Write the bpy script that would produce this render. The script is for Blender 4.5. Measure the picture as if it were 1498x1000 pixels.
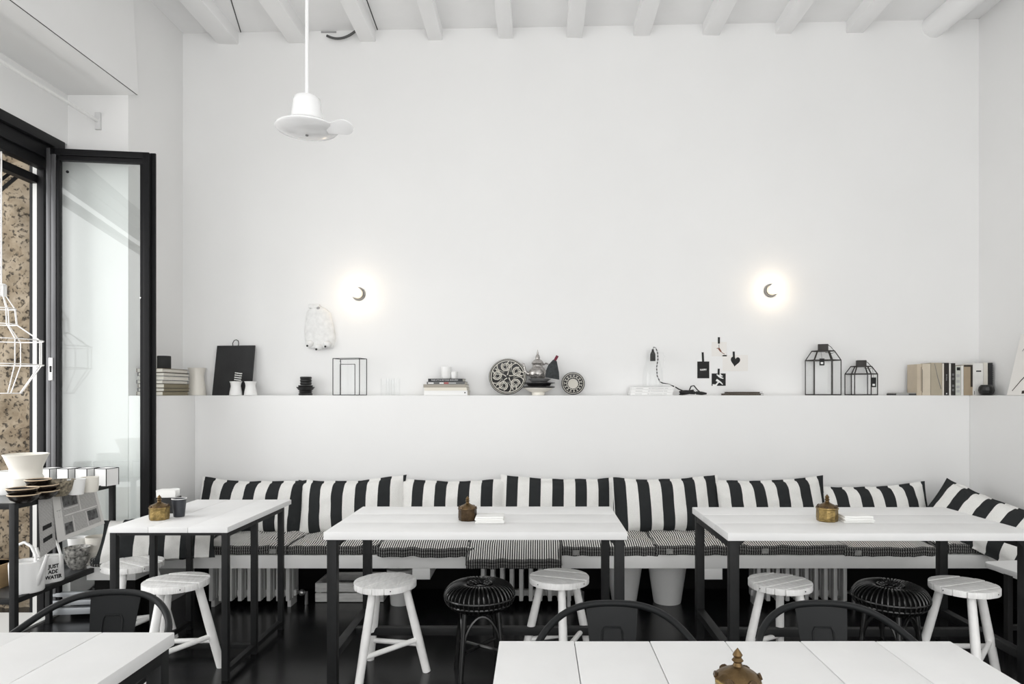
import bpy, bmesh, math, random
from mathutils import Vector, Matrix, noise
random.seed(7)
for o in list(bpy.data.objects): bpy.data.objects.remove(o)
S = bpy.context.scene
COL = S.collection
PI = math.pi
F, CX, CY, H = 970.0, 785.0, 575.0, 1.40      # focal length in px of the 1498x1000 frame, principal point, camera height

# ------------------------------------------------------------------ camera
cam = bpy.data.cameras.new('camera'); camo = bpy.data.objects.new('camera', cam); COL.objects.link(camo)
camo.location = (0, 0, H); camo.rotation_euler = (PI/2, 0, 0)
cam.sensor_width = 36; cam.lens = F/1498*36
cam.shift_x = (749-CX)/1498; cam.shift_y = (CY-500)/1498
cam.clip_start = 0.05
S.camera = camo
# ------------------------------------------------------------------ world, light, exposure
w = bpy.data.worlds.new('world'); S.world = w; w.use_nodes = True
wn = w.node_tree.nodes; bg = wn['Background']
bg.inputs[0].default_value = (1.0, 1.0, 0.995, 1); bg.inputs[1].default_value = 1.55
def area(name, loc, rot, sx, sy, power, color=(1, 1, 1)):
    l = bpy.data.lights.new(name, 'AREA'); l.shape = 'RECTANGLE'; l.size = sx; l.size_y = sy; l.energy = power; l.color = color
    o = bpy.data.objects.new(name, l); COL.objects.link(o); o.location = loc; o.rotation_euler = rot
    return o
area('daylight_from_street_window', (-3.9, 3.0, 1.9), (0, -PI/2, 0), 2.6, 2.0, 34, (1.0, 1.0, 1.0))
area('front_fill', (0.9, -2.8, 1.3), (PI/2+0.38, 0, 0.06), 5.4, 2.6, 62, (1.0, 0.99, 0.97))  # soft fill added behind the camera, tilted up to brighten walls and ceiling
S.view_settings.view_transform = 'Standard'; S.view_settings.look = 'None'
S.view_settings.gamma = 1.0; S.view_settings.use_curve_mapping = False
S.view_settings.exposure = 0.34
S.cycles.transparent_max_bounces = 24

# ------------------------------------------------------------------ materials
MATS = {}
def mat(name, col, rough=0.6, metal=0.0, var=0.0, vscale=8.0, bump=0.0, bscale=60.0, coat=0.0, stretch=None, spec=None):
    if name in MATS: return MATS[name]
    m = bpy.data.materials.new(name); m.use_nodes = True; nt = m.node_tree; n = nt.nodes; p = n['Principled BSDF']
    p.inputs['Base Color'].default_value = (*col, 1); p.inputs['Roughness'].default_value = rough; p.inputs['Metallic'].default_value = metal
    if coat: p.inputs['Coat Weight'].default_value = coat; p.inputs['Coat Roughness'].default_value = 0.1
    if spec is not None: p.inputs['Specular IOR Level'].default_value = spec
    tc = n.new('ShaderNodeTexCoord'); mp = n.new('ShaderNodeMapping'); nt.links.new(tc.outputs['Object'], mp.inputs[0])
    if stretch: mp.inputs['Scale'].default_value = stretch
    nz = n.new('ShaderNodeTexNoise'); nz.inputs['Scale'].default_value = vscale; nz.inputs['Detail'].default_value = 4
    nt.links.new(mp.outputs[0], nz.inputs['Vector'])
    if var > 0:
        r = n.new('ShaderNodeMapRange'); r.inputs[1].default_value = 0.3; r.inputs[2].default_value = 0.7
        r.inputs[3].default_value = 1-var; r.inputs[4].default_value = 1+var*0.4
        nt.links.new(nz.outputs[0], r.inputs[0])
        mx = n.new('ShaderNodeVectorMath'); mx.operation = 'SCALE'; mx.inputs[0].default_value = col
        nt.links.new(r.outputs[0], mx.inputs['Scale']); nt.links.new(mx.outputs[0], p.inputs['Base Color'])
    if bump > 0:
        nb = n.new('ShaderNodeTexNoise'); nb.inputs['Scale'].default_value = bscale; nb.inputs['Detail'].default_value = 3
        nt.links.new(mp.outputs[0], nb.inputs['Vector'])
        b = n.new('ShaderNodeBump'); b.inputs['Strength'].default_value = bump; b.inputs['Distance'].default_value = 0.01
        nt.links.new(nb.outputs[0], b.inputs['Height']); nt.links.new(b.outputs[0], p.inputs['Normal'])
    MATS[name] = m
    return m
def emit(name, col, s):
    m = bpy.data.materials.new(name); m.use_nodes = True; p = m.node_tree.nodes['Principled BSDF']
    p.inputs['Emission Color'].default_value = (*col, 1); p.inputs['Emission Strength'].default_value = s
    MATS[name] = m; return m
def glass(name, tint=(1, 1, 1), base=0.05, rough=0.0, edge=0.35):
    m = bpy.data.materials.new(name); m.use_nodes = True; nt = m.node_tree; n = nt.nodes; n.remove(n['Principled BSDF'])
    out = n['Material Output']; t = n.new('ShaderNodeBsdfTransparent'); t.inputs[0].default_value = (*tint, 1)
    g = n.new('ShaderNodeBsdfGlossy'); g.inputs['Roughness'].default_value = rough
    lw = n.new('ShaderNodeLayerWeight'); lw.inputs[0].default_value = 0.3
    r = n.new('ShaderNodeMapRange'); r.inputs[3].default_value = base; r.inputs[4].default_value = base+edge
    nt.links.new(lw.outputs['Facing'], r.inputs[0])
    mx = n.new('ShaderNodeMixShader'); nt.links.new(r.outputs[0], mx.inputs[0]); nt.links.new(t.outputs[0], mx.inputs[1]); nt.links.new(g.outputs[0], mx.inputs[2])
    nt.links.new(mx.outputs[0], out.inputs[0]); MATS[name] = m; return m
def striped(name, a, b, width, offset, axis='X', soft=0.0, rough=0.9, var=0.08):
    m = bpy.data.materials.new(name); m.use_nodes = True; nt = m.node_tree; n = nt.nodes; p = n['Principled BSDF']
    p.inputs['Roughness'].default_value = rough; p.inputs['Specular IOR Level'].default_value = 0.15
    tc = n.new('ShaderNodeTexCoord'); sp = n.new('ShaderNodeSeparateXYZ'); nt.links.new(tc.outputs['Object'], sp.inputs[0])
    ma = n.new('ShaderNodeMath'); ma.operation = 'MULTIPLY_ADD'; ma.inputs[1].default_value = 1/(2*width); ma.inputs[2].default_value = offset
    nt.links.new(sp.outputs[axis], ma.inputs[0])
    fr = n.new('ShaderNodeMath'); fr.operation = 'FRACT'; nt.links.new(ma.outputs[0], fr.inputs[0])
    gt = n.new('ShaderNodeMath'); gt.operation = 'GREATER_THAN'; gt.inputs[1].default_value = 0.5; nt.links.new(fr.outputs[0], gt.inputs[0])
    mx = n.new('ShaderNodeMix'); mx.data_type = 'RGBA'; mx.inputs[6].default_value = (*a, 1); mx.inputs[7].default_value = (*b, 1)
    nt.links.new(gt.outputs[0], mx.inputs[0])
    nz = n.new('ShaderNodeTexNoise'); nz.inputs['Scale'].default_value = 220; nt.links.new(tc.outputs['Object'], nz.inputs['Vector'])
    r = n.new('ShaderNodeMapRange'); r.inputs[3].default_value = 1-var*2; r.inputs[4].default_value = 1+var
    nt.links.new(nz.outputs[0], r.inputs[0])
    vs = n.new('ShaderNodeVectorMath'); vs.operation = 'SCALE'; nt.links.new(mx.outputs[2], vs.inputs[0]); nt.links.new(r.outputs[0], vs.inputs['Scale'])
    nt.links.new(vs.outputs[0], p.inputs['Base Color'])
    b_ = n.new('ShaderNodeBump'); b_.inputs['Strength'].default_value = 0.15; b_.inputs['Distance'].default_value = 0.003
    nt.links.new(nz.outputs[0], b_.inputs['Height']); nt.links.new(b_.outputs[0], p.inputs['Normal'])
    MATS[name] = m; return m
def stone_mat():
    m = bpy.data.materials.new('travertine'); m.use_nodes = True; nt = m.node_tree; n = nt.nodes; p = n['Principled BSDF']
    p.inputs['Roughness'].default_value = 0.9
    tc = n.new('ShaderNodeTexCoord')
    a = n.new('ShaderNodeTexNoise'); a.inputs['Scale'].default_value = 5; a.inputs['Detail'].default_value = 8; a.inputs['Roughness'].default_value = 0.7
    nt.links.new(tc.outputs['Object'], a.inputs['Vector'])
    cr = n.new('ShaderNodeValToRGB'); e = cr.color_ramp.elements
    e[0].position = 0.30; e[0].color = (0.10, 0.068, 0.04, 1); e[1].position = 0.70; e[1].color = (0.31, 0.265, 0.205, 1)
    q = e.new(0.48); q.color = (0.21, 0.168, 0.115, 1)
    nt.links.new(a.outputs[0], cr.inputs[0])
    v = n.new('ShaderNodeTexNoise'); v.inputs['Scale'].default_value = 38; v.inputs['Detail'].default_value = 5
    nt.links.new(tc.outputs['Object'], v.inputs['Vector'])
    vr = n.new('ShaderNodeMapRange'); vr.inputs[1].default_value = 0.33; vr.inputs[2].default_value = 0.44; vr.inputs[3].default_value = 0.2
    nt.links.new(v.outputs[0], vr.inputs[0])
    vs = n.new('ShaderNodeVectorMath'); vs.operation = 'SCALE'; nt.links.new(cr.outputs[0], vs.inputs[0]); nt.links.new(vr.outputs[0], vs.inputs['Scale'])
    nt.links.new(vs.outputs[0], p.inputs['Base Color'])
    b = n.new('ShaderNodeBump'); b.inputs['Strength'].default_value = 0.8; b.inputs['Distance'].default_value = 0.02
    nt.links.new(vr.outputs[0], b.inputs['Height']); nt.links.new(b.outputs[0], p.inputs['Normal'])
    return m
WALL = mat('white_wall_paint', (0.85, 0.85, 0.845), 0.75, var=0.02, vscale=1.5, bump=0.12, bscale=9, spec=0.2)
CEIL = mat('white_ceiling_paint', (0.9, 0.9, 0.9), 0.85, var=0.03, vscale=3, bump=0.3, bscale=6, spec=0.1)
BEAM = mat('white_beam_paint', (0.9, 0.9, 0.9), 0.7, var=0.03, vscale=4, bump=0.4, bscale=7, stretch=(1, 0.2, 1), spec=0.2)
FLOOR = mat('black_floor_paint', (0.012, 0.012, 0.013), 0.22, var=0.5, vscale=3, bump=0.06, bscale=5, spec=0.4)
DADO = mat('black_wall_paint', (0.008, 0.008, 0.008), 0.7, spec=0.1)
TOP = mat('white_table_paint', (0.85, 0.85, 0.845), 0.5, spec=0.3, var=0.03, vscale=6, bump=0.08, bscale=25, stretch=(1, 1, 1))
BENCHM = mat('white_bench_paint', (0.82, 0.82, 0.81), 0.45, var=0.03, vscale=4, bump=0.06, bscale=15)
STOOLM = mat('worn_white_stool_paint', (0.96, 0.955, 0.94), 0.5, var=0.12, vscale=14, bump=0.25, bscale=40, stretch=(6, 1, 1))
LEGM = mat('white_leg_paint', (0.93, 0.925, 0.91), 0.45, var=0.08, vscale=16, bump=0.2, bscale=30)
STEEL = mat('dark_grey_steel', (0.016, 0.0165, 0.017), 0.5, var=0.2, vscale=20, spec=0.25)
FRAME = mat('black_window_paint', (0.008, 0.008, 0.009), 0.5, var=0.1, spec=0.2)
FRAMEG = mat('grey_window_metal', (0.12, 0.12, 0.125), 0.35, metal=0.5)
CHAIRM = mat('matt_black_chair_steel', (0.012, 0.013, 0.0138), 0.5, metal=0.0, var=0.1, vscale=10, spec=0.24)
RATTAN = mat('black_rattan', (0.009, 0.009, 0.009), 0.22, var=0.3, vscale=40, spec=0.6)
BRASS = mat('aged_brass', (0.30, 0.215, 0.085), 0.36, metal=0.9, var=0.45, vscale=40, bump=0.3, bscale=120)
BRASSD = mat('dark_brown_brass', (0.085, 0.055, 0.03), 0.38, metal=0.8, var=0.5, vscale=30, bump=0.3, bscale=90)
SILVER = mat('worn_silver', (0.5, 0.48, 0.46), 0.26, metal=1.0, var=0.5, vscale=30, bump=0.5, bscale=90)
CREAM = mat('cream_ceramic', (0.83, 0.80, 0.73), 0.4, var=0.03)
WHITEC = mat('white_ceramic', (0.88, 0.88, 0.87), 0.3, var=0.02)
BLACKC = mat('black_ceramic', (0.012, 0.012, 0.012), 0.35)
BLACKM = mat('matt_black', (0.012, 0.012, 0.012), 0.7, var=0.2)
SLATE = mat('dark_slate', (0.022, 0.022, 0.023), 0.75, var=0.35, vscale=7)
PAPER = mat('white_paper', (0.86, 0.86, 0.85), 0.85)
NAPK = mat('white_napkin_paper', (0.88, 0.88, 0.86), 0.9, bump=0.2, bscale=60)
PAGES = mat('book_pages', (0.78, 0.75, 0.68), 0.9, var=0.15, vscale=30, stretch=(1, 1, 20))
RADM = mat('radiator_paint', (0.62, 0.62, 0.61), 0.4, var=0.05)
CRATEM = mat('whitewashed_crate_wood', (0.7, 0.7, 0.68), 0.7, var=0.25, vscale=10, bump=0.3, stretch=(1, 6, 6))
POTM = mat('white_pot_enamel', (0.72, 0.72, 0.71), 0.4, var=0.06)
WIREW = mat('white_wire', (0.9, 0.88, 0.86), 0.5)
FELT = mat('dark_grey_felt', (0.045, 0.05, 0.052), 0.95, var=0.4, vscale=60, bump=0.4, bscale=90)
RED = mat('dark_red_wool', (0.14, 0.012, 0.03), 0.8)
WOOD = mat('pale_brown_wood', (0.42, 0.28, 0.14), 0.6, var=0.2, vscale=5, stretch=(1, 1, 8))
CORDM = mat('black_cord', (0.012, 0.012, 0.012), 0.6)
INK = mat('black_ink', (0.012, 0.012, 0.012), 0.8)
GREYINK = mat('grey_ink', (0.16, 0.16, 0.16), 0.9)
RAIL = mat('pale_grey_rail', (0.4, 0.42, 0.44), 0.35, metal=0.3)
GREYM = mat('socket_grey_enamel', (0.22, 0.22, 0.22), 0.5)
STONE = stone_mat()
PANE = glass('window_glass', (0.97, 0.985, 0.98), 0.05, 0.0, 0.25)
CLEAR = glass('clear_glass', (0.995, 0.998, 0.998), 0.015, 0.0, 0.18)
STRA = striped('wide_stripe_dark_edge', (0.028, 0.03, 0.031), (0.82, 0.815, 0.79), 0.079, 0.25*9)
STRB = striped('wide_stripe_white_edge', (0.82, 0.815, 0.79), (0.028, 0.03, 0.031), 0.079, 0.25*9)
TICK = striped('fine_ticking', (0.022, 0.022, 0.024), (0.86, 0.85, 0.82), 0.007, 0.0, var=0.12)
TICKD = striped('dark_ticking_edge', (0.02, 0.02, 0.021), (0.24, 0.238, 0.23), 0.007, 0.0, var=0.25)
TAPEDCORD = striped('braided_cord', (0.012, 0.012, 0.012), (0.5, 0.5, 0.5), 0.012, 0.0, axis='Z')
SPECK = mat('speckled_glaze', (0.3, 0.26, 0.19), 0.5, var=0.9, vscale=70)
BOWLP = mat('black_patterned_glaze', (0.5, 0.49, 0.46), 0.45, var=0.97, vscale=55)
BULB = emit('lit_bulb', (1.0, 0.80, 0.56), 12.0)

# ------------------------------------------------------------------ mesh builder
class B:
    def __init__(s): s.v = []; s.f = []
    def add(s, vs, fs, M=None):
        k = len(s.v)
        for p in vs:
            p = Vector(p); s.v.append(M @ p if M else p)
        s.f += [tuple(i+k for i in f) for f in fs]; return s
    def box(s, x0, x1, y0, y1, z0, z1, M=None):
        vs = [(x0,y0,z0),(x1,y0,z0),(x1,y1,z0),(x0,y1,z0),(x0,y0,z1),(x1,y0,z1),(x1,y1,z1),(x0,y1,z1)]
        return s.add(vs, [(0,3,2,1),(4,5,6,7),(0,1,5,4),(1,2,6,5),(2,3,7,6),(3,0,4,7)], M)
    def bar(s, a, b, wd, ht, up=(0,0,1)):
        a, b = Vector(a), Vector(b); d = (b-a); L = d.length; d.normalize(); up = Vector(up)
        if abs(d.dot(up)) > 0.98: up = Vector((0,1,0))
        x = d.cross(up).normalized(); z = x.cross(d).normalized()
        M = Matrix((( x.x,d.x,z.x,a.x),(x.y,d.y,z.y,a.y),(x.z,d.z,z.z,a.z),(0,0,0,1)))
        return s.box(-wd/2, wd/2, 0, L, -ht/2, ht/2, M)
    def tube(s, pts, r, n=8, closed=False, caps=True):
        pts = [Vector(p) for p in pts]; N = len(pts); rs = r if isinstance(r, (list, tuple)) else [r]*N
        rings = []; prev = None
        for i, p in enumerate(pts):
            if closed: t = pts[(i+1) % N]-pts[i-1]
            else: t = pts[min(i+1, N-1)]-pts[max(i-1, 0)]
            t.normalize()
            if prev is None:
                u = t.orthogonal().normalized()
            else:
                u = (prev - t*prev.dot(t)); u = u.normalized() if u.length > 1e-6 else t.orthogonal().normalized()
            prev = u; v_ = t.cross(u)
            rings.append([p + (u*math.cos(2*PI*k/n)+v_*math.sin(2*PI*k/n))*rs[i] for k in range(n)])
        vs = [q for R in rings for q in R]; fs = []
        for i in range(N if closed else N-1):
            j = (i+1) % N
            for k in range(n): fs.append((i*n+k, i*n+(k+1)%n, j*n+(k+1)%n, j*n+k))
        if not closed and caps: fs.append(tuple(range(n))[::-1]); fs.append(tuple((N-1)*n+k for k in range(n)))
        return s.add(vs, fs)
    def lathe(s, prof, n=24, M=None, c=(0,0,0)):
        vs = []; fs = []
        for (r, z) in prof:
            for k in range(n):
                a = 2*PI*k/n; vs.append((c[0]+r*math.cos(a), c[1]+r*math.sin(a), c[2]+z))
        for i in range(len(prof)-1):
            for k in range(n): fs.append((i*n+k, i*n+(k+1)%n, (i+1)*n+(k+1)%n, (i+1)*n+k))
        if prof[0][0] > 1e-5: fs.append(tuple(range(n))[::-1])
        if prof[-1][0] > 1e-5: fs.append(tuple((len(prof)-1)*n+k for k in range(n)))
        return s.add(vs, fs, M)
    def prism(s, poly, z0, z1, M=None):
        n = len(poly); vs = [(x, y, z0) for x, y in poly]+[(x, y, z1) for x, y in poly]
        fs = [tuple(range(n))[::-1], tuple(range(n, 2*n))]+[(i, (i+1)%n, n+(i+1)%n, n+i) for i in range(n)]
        return s.add(vs, fs, M)
    def grid(s, fn, nu, nv, closed_u=False):
        vs = [fn(i/nu, j/nv) for j in range(nv+1) for i in range(nu+1)]
        fs = [(j*(nu+1)+i, j*(nu+1)+i+1, (j+1)*(nu+1)+i+1, (j+1)*(nu+1)+i) for j in range(nv) for i in range(nu)]
        return s.add(vs, fs)
    def ball(s, c, r, n=12, sq=(1,1,1)):
        m = n//2; prof = [(r*math.sin(PI*i/m), -r*math.cos(PI*i/m)) for i in range(m+1)]
        M = Matrix.Translation(c) @ Matrix.Diagonal((*sq, 1)); return s.lathe(prof, n, M)
    def build(s, name, m, parent=None, smooth=False, bevel=0.0, ang=40, seg=2):
        me = bpy.data.meshes.new(name); bm = bmesh.new()
        vs = [bm.verts.new(p) for p in s.v]
        for f in s.f:
            try: bm.faces.new([vs[i] for i in f])
            except ValueError: pass
        bmesh.ops.remove_doubles(bm, verts=bm.verts, dist=1e-5)
        bmesh.ops.recalc_face_normals(bm, faces=bm.faces)
        if bevel:
            es = [e for e in bm.edges if len(e.link_faces) == 2 and e.calc_face_angle(0) > 0.6]
            bmesh.ops.bevel(bm, geom=es, offset=bevel, segments=seg, affect='EDGES', profile=0.6)
        bm.to_mesh(me); bm.free()
        if smooth or bevel:
            for p in me.polygons: p.use_smooth = True
            if bevel and not smooth: ang = min(ang, 25)
        me.set_sharp_from_angle(angle=math.radians(ang))
        me.materials.append(m)
        o = bpy.data.objects.new(name, me); COL.objects.link(o)
        if parent: o.parent = parent
        return o
def tag(o, label, cat, group=None):
    o['label'] = label; o['category'] = cat
    if group: o['group'] = group
    return o
def thing(name, label, cat, loc=(0,0,0), rz=0.0, group=None, rx=0.0, ry=0.0):
    o = bpy.data.objects.new(name, None); o.empty_display_size = 0.05; COL.objects.link(o)
    o.location = loc; o.rotation_euler = (rx, ry, rz); return tag(o, label, cat, group)
def put(o, loc, rz=0.0, rx=0.0, ry=0.0):
    o.location = loc; o.rotation_euler = (rx, ry, rz); return o
def struct(o): o['kind'] = 'structure'; return o
def kids(o): return [c for c in COL.objects if c.parent == o]
def dup(src, loc, rz=0.0, label=None, group=None):
    def cp(o, par):
        c = o.copy(); COL.objects.link(c)
        if par: c.parent = par
        for k in kids(o): cp(k, c)
        return c
    r = cp(src, None); r.location = loc; r.rotation_euler = (src.rotation_euler.x, src.rotation_euler.y, rz)
    if label: r['label'] = label
    if group: r['group'] = group
    return r
def text(name, s, size, m, parent, M, ext=0.0004, xs=1.0, bold=0.0):
    c = bpy.data.curves.new('t', 'FONT'); c.body = s; c.size = size; c.align_x = 'CENTER'; c.align_y = 'CENTER'; c.extrude = ext; c.offset = bold; c.resolution_u = 2
    o = bpy.data.objects.new('t', c); COL.objects.link(o)
    me = bpy.data.meshes.new_from_object(o.evaluated_get(bpy.context.evaluated_depsgraph_get()))
    bpy.data.objects.remove(o); me.transform(M @ Matrix.Diagonal((xs, 1, 1, 1))); me.materials.clear(); me.materials.append(m); me.name = name
    q = bpy.data.objects.new(name, me); COL.objects.link(q); q.parent = parent; return q
FACE = Matrix.Rotation(PI/2, 4, 'X')          # text lying in XZ, read from -Y
def X(px, D): return (px-CX)*D/F
def Z(py, D): return H-(py-CY)*D/F
def rot(a, ax): return Matrix.Rotation(a, 4, ax)
T = Matrix.Translation

# ================================================================== SETTING
YL, YU = 4.75, 4.93           # lower wall face, upper wall face
ZS = 1.385                    # ledge height
XL, XLL = -2.63, -2.45        # left pier upper / lower face
XR, XRL = 3.288, 3.105
YF = -1.6
struct(B().box(-3.6, 3.9, YF, 5.2, -0.1, 0).build('floor', FLOOR))
struct(B().box(-7, -3.6, YF-1, 6, -0.14, -0.04).build('floor_outside', mat('street_paving', (0.45, 0.42, 0.38), 0.9, var=0.2)))
b = B().box(-3.6, 3.9, YU, 5.2, ZS, 4.6)
wb = struct(b.build('wall_back', WALL))
led = B().box(XLL, XRL, YL, YU+0.1, 0.305, ZS).build('ledge', WALL, wb, bevel=0.006)
wr = struct(B().box(XR, 3.9, YF, 5.2, ZS, 4.6).build('wall_right', WALL))
B().box(XRL, XR+0.1, YF, YU, 0.0, ZS).build('ledge', WALL, wr, bevel=0.006)
# left wall: pier, lintel leaning a little into the room, soffit, front pier
YP = 4.27
b = B().box(-3.1, XL, YP, 5.2, 0, 4.6)
b.box(-3.1, XL, YF, 1.6, 0, 4.6)
wl = struct(b.build('wall_left', WALL))
B().box(XL+0.0005, XLL, YP, YU, 0, ZS).build('ledge', WALL, wl, bevel=0.006)
prof = [(-2.565, 3.32), (-2.635, 4.6), (-3.1, 4.6), (-3.1, 3.32)]
B().prism([(x, z) for x, z in prof], -YP-0.003, -1.6, rot(PI/2, 'X')).build('lintel', WALL, wl)
B().bar((-2.572, 1.8, 3.322), (-2.572, 4.27, 3.322), 0.006, 0.006).build('plaster_crack', mat('crack_dark', (0.05, 0.05, 0.05), 0.9), wl)  # near-black line along the plaster crack
B().box(-3.1, -3.02, 1.6, YP, 3.0, 3.33).build('transom_wall', WALL, wl)
# dark dado under the bench
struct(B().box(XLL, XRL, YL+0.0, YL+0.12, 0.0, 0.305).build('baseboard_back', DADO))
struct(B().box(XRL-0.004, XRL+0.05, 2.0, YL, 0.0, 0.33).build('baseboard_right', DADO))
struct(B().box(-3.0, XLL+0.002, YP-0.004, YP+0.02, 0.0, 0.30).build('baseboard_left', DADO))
# ceiling: rises slightly to the right
zl, zr = 4.075, 4.18
def cz(x): return zl+(x+2.63)/(3.288+2.63)*(zr-zl)
b = B(); b.add([(-3.2, YF, cz(-3.2)), (3.9, YF, cz(3.9)), (3.9, 5.2, cz(3.9)), (-3.2, 5.2, cz(-3.2)),
               (-3.2, YF, 4.75), (3.9, YF, 4.75), (3.9, 5.2, 4.75), (-3.2, 5.2, 4.75)],
              [(0,1,2,3),(4,7,6,5),(0,4,5,1),(1,5,6,2),(2,6,7,3),(3,7,4,0)])
ce = struct(b.build('ceiling', CEIL))
for px, wd, dp, ang in ((334,.15,.085,0),(436,.14,.09,0.005),(538,.115,.085,0),(637,.11,.085,-.006),(740,.11,.08,.004),(840,.115,.085,0),(938,.12,.08,0),(1040,.125,.085,-.004),(1146,.12,.085,0),(1250,.13,.085,.006)):
    x = X(px, YU); z1 = cz(x)+0.03; z0 = cz(x)-dp; bb = B(); N = 22
    sd = px
    vs = []; fs = []
    for i in range(N+1):
        y = YF+(YU+0.05-YF)*i/N
        j = [0.008*noise.noise((sd, i*0.35, k)) for k in range(4)]
        xo = x+ang*(y-YU)
        vs += [(xo-wd/2+j[0], y, z0+j[1]*0.8), (xo+wd/2+j[2], y, z0+j[3]*0.8), (xo+wd/2+j[2], y, z1), (xo-wd/2+j[0], y, z1)]
    for i in range(N):
        for k in range(4): fs.append((i*4+k, i*4+(k+1)%4, i*4+4+(k+1)%4, i*4+4+k))
    fs += [(0,1,2,3), (N*4+3, N*4+2, N*4+1, N*4)]
    bb.add(vs, fs).build('beam', BEAM, ce, bevel=0.008)
x = X(1366, YU)
B().tube([(x+0.10*(YU-y)*0.6, y, cz(x)-0.045+0.01*noise.noise((9, y*2, 0))) for y in [YF+(YU+0.02-YF)*i/20 for i in range(21)]], [0.088+0.012*noise.noise((3, i*.5, 1)) for i in range(21)], 12).build('log_beam', BEAM, ce, smooth=True)
for (px, py, s) in ((1361, 34, .035), (1350, 20, .02)):
    B().ball((X(px, 4.9), 4.86, Z(py, 4.9)), s*0.6, 8, (1.3, 1, .6)).build('knot_hole', DADO, ce, smooth=True)
# cracks beside the beams
for (a, c_) in (((337, 32), (350, 45)), ((534, 10), (551, 38))):
    B().bar((X(a[0], 4.5), 4.5, cz(X(a[0], 4.5))-0.001), (X(c_[0], 4.9), 4.925, cz(X(c_[0], 4.9))-0.001), 0.006, 0.006).build('crack', mat('crack_dark', (0.05, 0.05, 0.05), 0.9), ce)
# cable at the ceiling
cb = B().tube([(X(475+ (45*t), 4.85), 4.9-0.02*t, Z(50+ (14*4*t*(1-t)*0.55) - 6*t, 4.88)) for t in [i/14 for i in range(15)]], 0.009, 8).build('ceiling_cable', mat('grey_cable', (0.08, 0.08, 0.08), 0.6), smooth=True)
tag(cb, 'short dark cable sagging from the wall top beside a white ceiling beam', 'cable')
for (x0, x1, y) in ((464, 486, 43), (470, 492, 47)):
    B().box(X(x0, YU), X(x1, YU), YU-0.006, YU+0.01, Z(y, YU)-0.006, Z(y, YU)+0.004).build('plaster_ridge', mat('grey_plaster', (0.35, 0.35, 0.35), 0.9), wb)

# ---- street door opening (left)
XD = -3.04
d1 = struct(B().box(XD-0.10, XD, 1.6, 4.235, 2.86, 3.0).box(XD-0.05, XD+0.03, 1.6, 4.235, 2.94, 3.0).box(XD-0.08, XD-0.02, 1.6, 4.23, 2.80, 2.87).build('door_1', FRAME, bevel=0.004))
B().box(XD-0.09, XD-0.045, 4.15, 4.235, 0, 2.9).build('post', FRAME, d1, bevel=0.004)
B().box(XD-0.122, XD-0.095, 4.16, 4.26, 0, 3.0).build('jamb', mat('pale_jamb', (0.6, 0.6, 0.58), 0.6), d1)
B().box(XD-0.172, XD-0.122, 4.20, 4.29, 0, 3.1).build('outer_post', FRAME, d1)
B().bar((XD-0.17, 1.6, 2.78), (XD-0.11, 4.2, 2.74), 0.05, 0.05).build('transom_bar', FRAME, d1)
B().box(XD-0.4, XD+0.02, 1.6, 4.2, -0.02, 0.012).build('threshold', mat('pale_threshold', (0.66, 0.66, 0.64), 0.5), d1)
# open leaf, hinged at the back jamb, standing across the recess
hx, hy, fx, fy = -3.04, 4.125, -2.445, 4.205
Lw = math.hypot(fx-hx, fy-hy); ang = math.atan2(fy-hy, fx-hx); ZT = 2.92
d2 = struct(thing('door_2', 'open black framed glass door leaf', 'door', (hx, hy, 0), ang)); del d2['label']; del d2['category']
t_ = 0.02
b = B()
for (x0, x1) in ((0.0, 0.026), (0.028, 0.055)): b.box(x0, x1, -t_, t_, 0.03, ZT)
b.build('hinge_stile', FRAMEG, d2, bevel=0.003)
B().box(0.057, 0.075, -t_*0.8, t_*0.8, 0.03, ZT).build('inner_stile', FRAME, d2, bevel=0.002)
b = B(); b.box(Lw-0.042, Lw-0.004, -t_, t_, 0.03, ZT); b.box(Lw-0.06, Lw-0.042, -t_*.7, t_*.7, 0.03, ZT-.03); b.box(Lw-0.012, Lw+0.02, t_-0.005, t_+0.01, 0.03, ZT+0.008)
b.build('free_stile', FRAME, d2, bevel=0.003)
b = B(); b.box(0.02, Lw-0.02, -t_, t_, ZT-0.04, ZT); b.box(0.05, Lw-0.04, -t_*.8, t_*.8, ZT-0.072, ZT-0.043); b.build('top_rail', FRAME, d2, bevel=0.003)
for z0, z1, o_ in ((0.135, 0.16, 0.0), (0.085, 0.115, -0.012), (0.03, 0.07, -0.02)):
    B().box(0.03, Lw-0.02, -t_+o_, t_, z0, z1).build('bottom_rail', RAIL, d2, bevel=0.004)
B().box(0.06, Lw-0.05, -0.003, 0.003, 0.14, ZT-0.06).build('pane', PANE, d2)
hb = B().box(0.018, 0.042, -t_-0.008, -t_+0.002, 1.48, 1.62).build('lock_plate', mat('chrome', (0.7, 0.7, 0.7), 0.2, metal=1.0), d2, bevel=0.002)
B().box(0.025, 0.035, -t_-0.012, -t_, 1.53, 1.57).build('keyhole', FRAME, hb)
B().ball((Lw-0.05, -t_-0.004, 2.0), 0.006, 8).build('screw', mat('chrome', (0.7,0.7,0.7), 0.2), d2)
B().lathe([(0, 0), (0.009, 0), (0.009, .004), (0, .004)], 10, T((0.115, -0.004, 2.78)) @ rot(PI/2, 'X')).build('sticker_dot', FRAME, d2)
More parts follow.
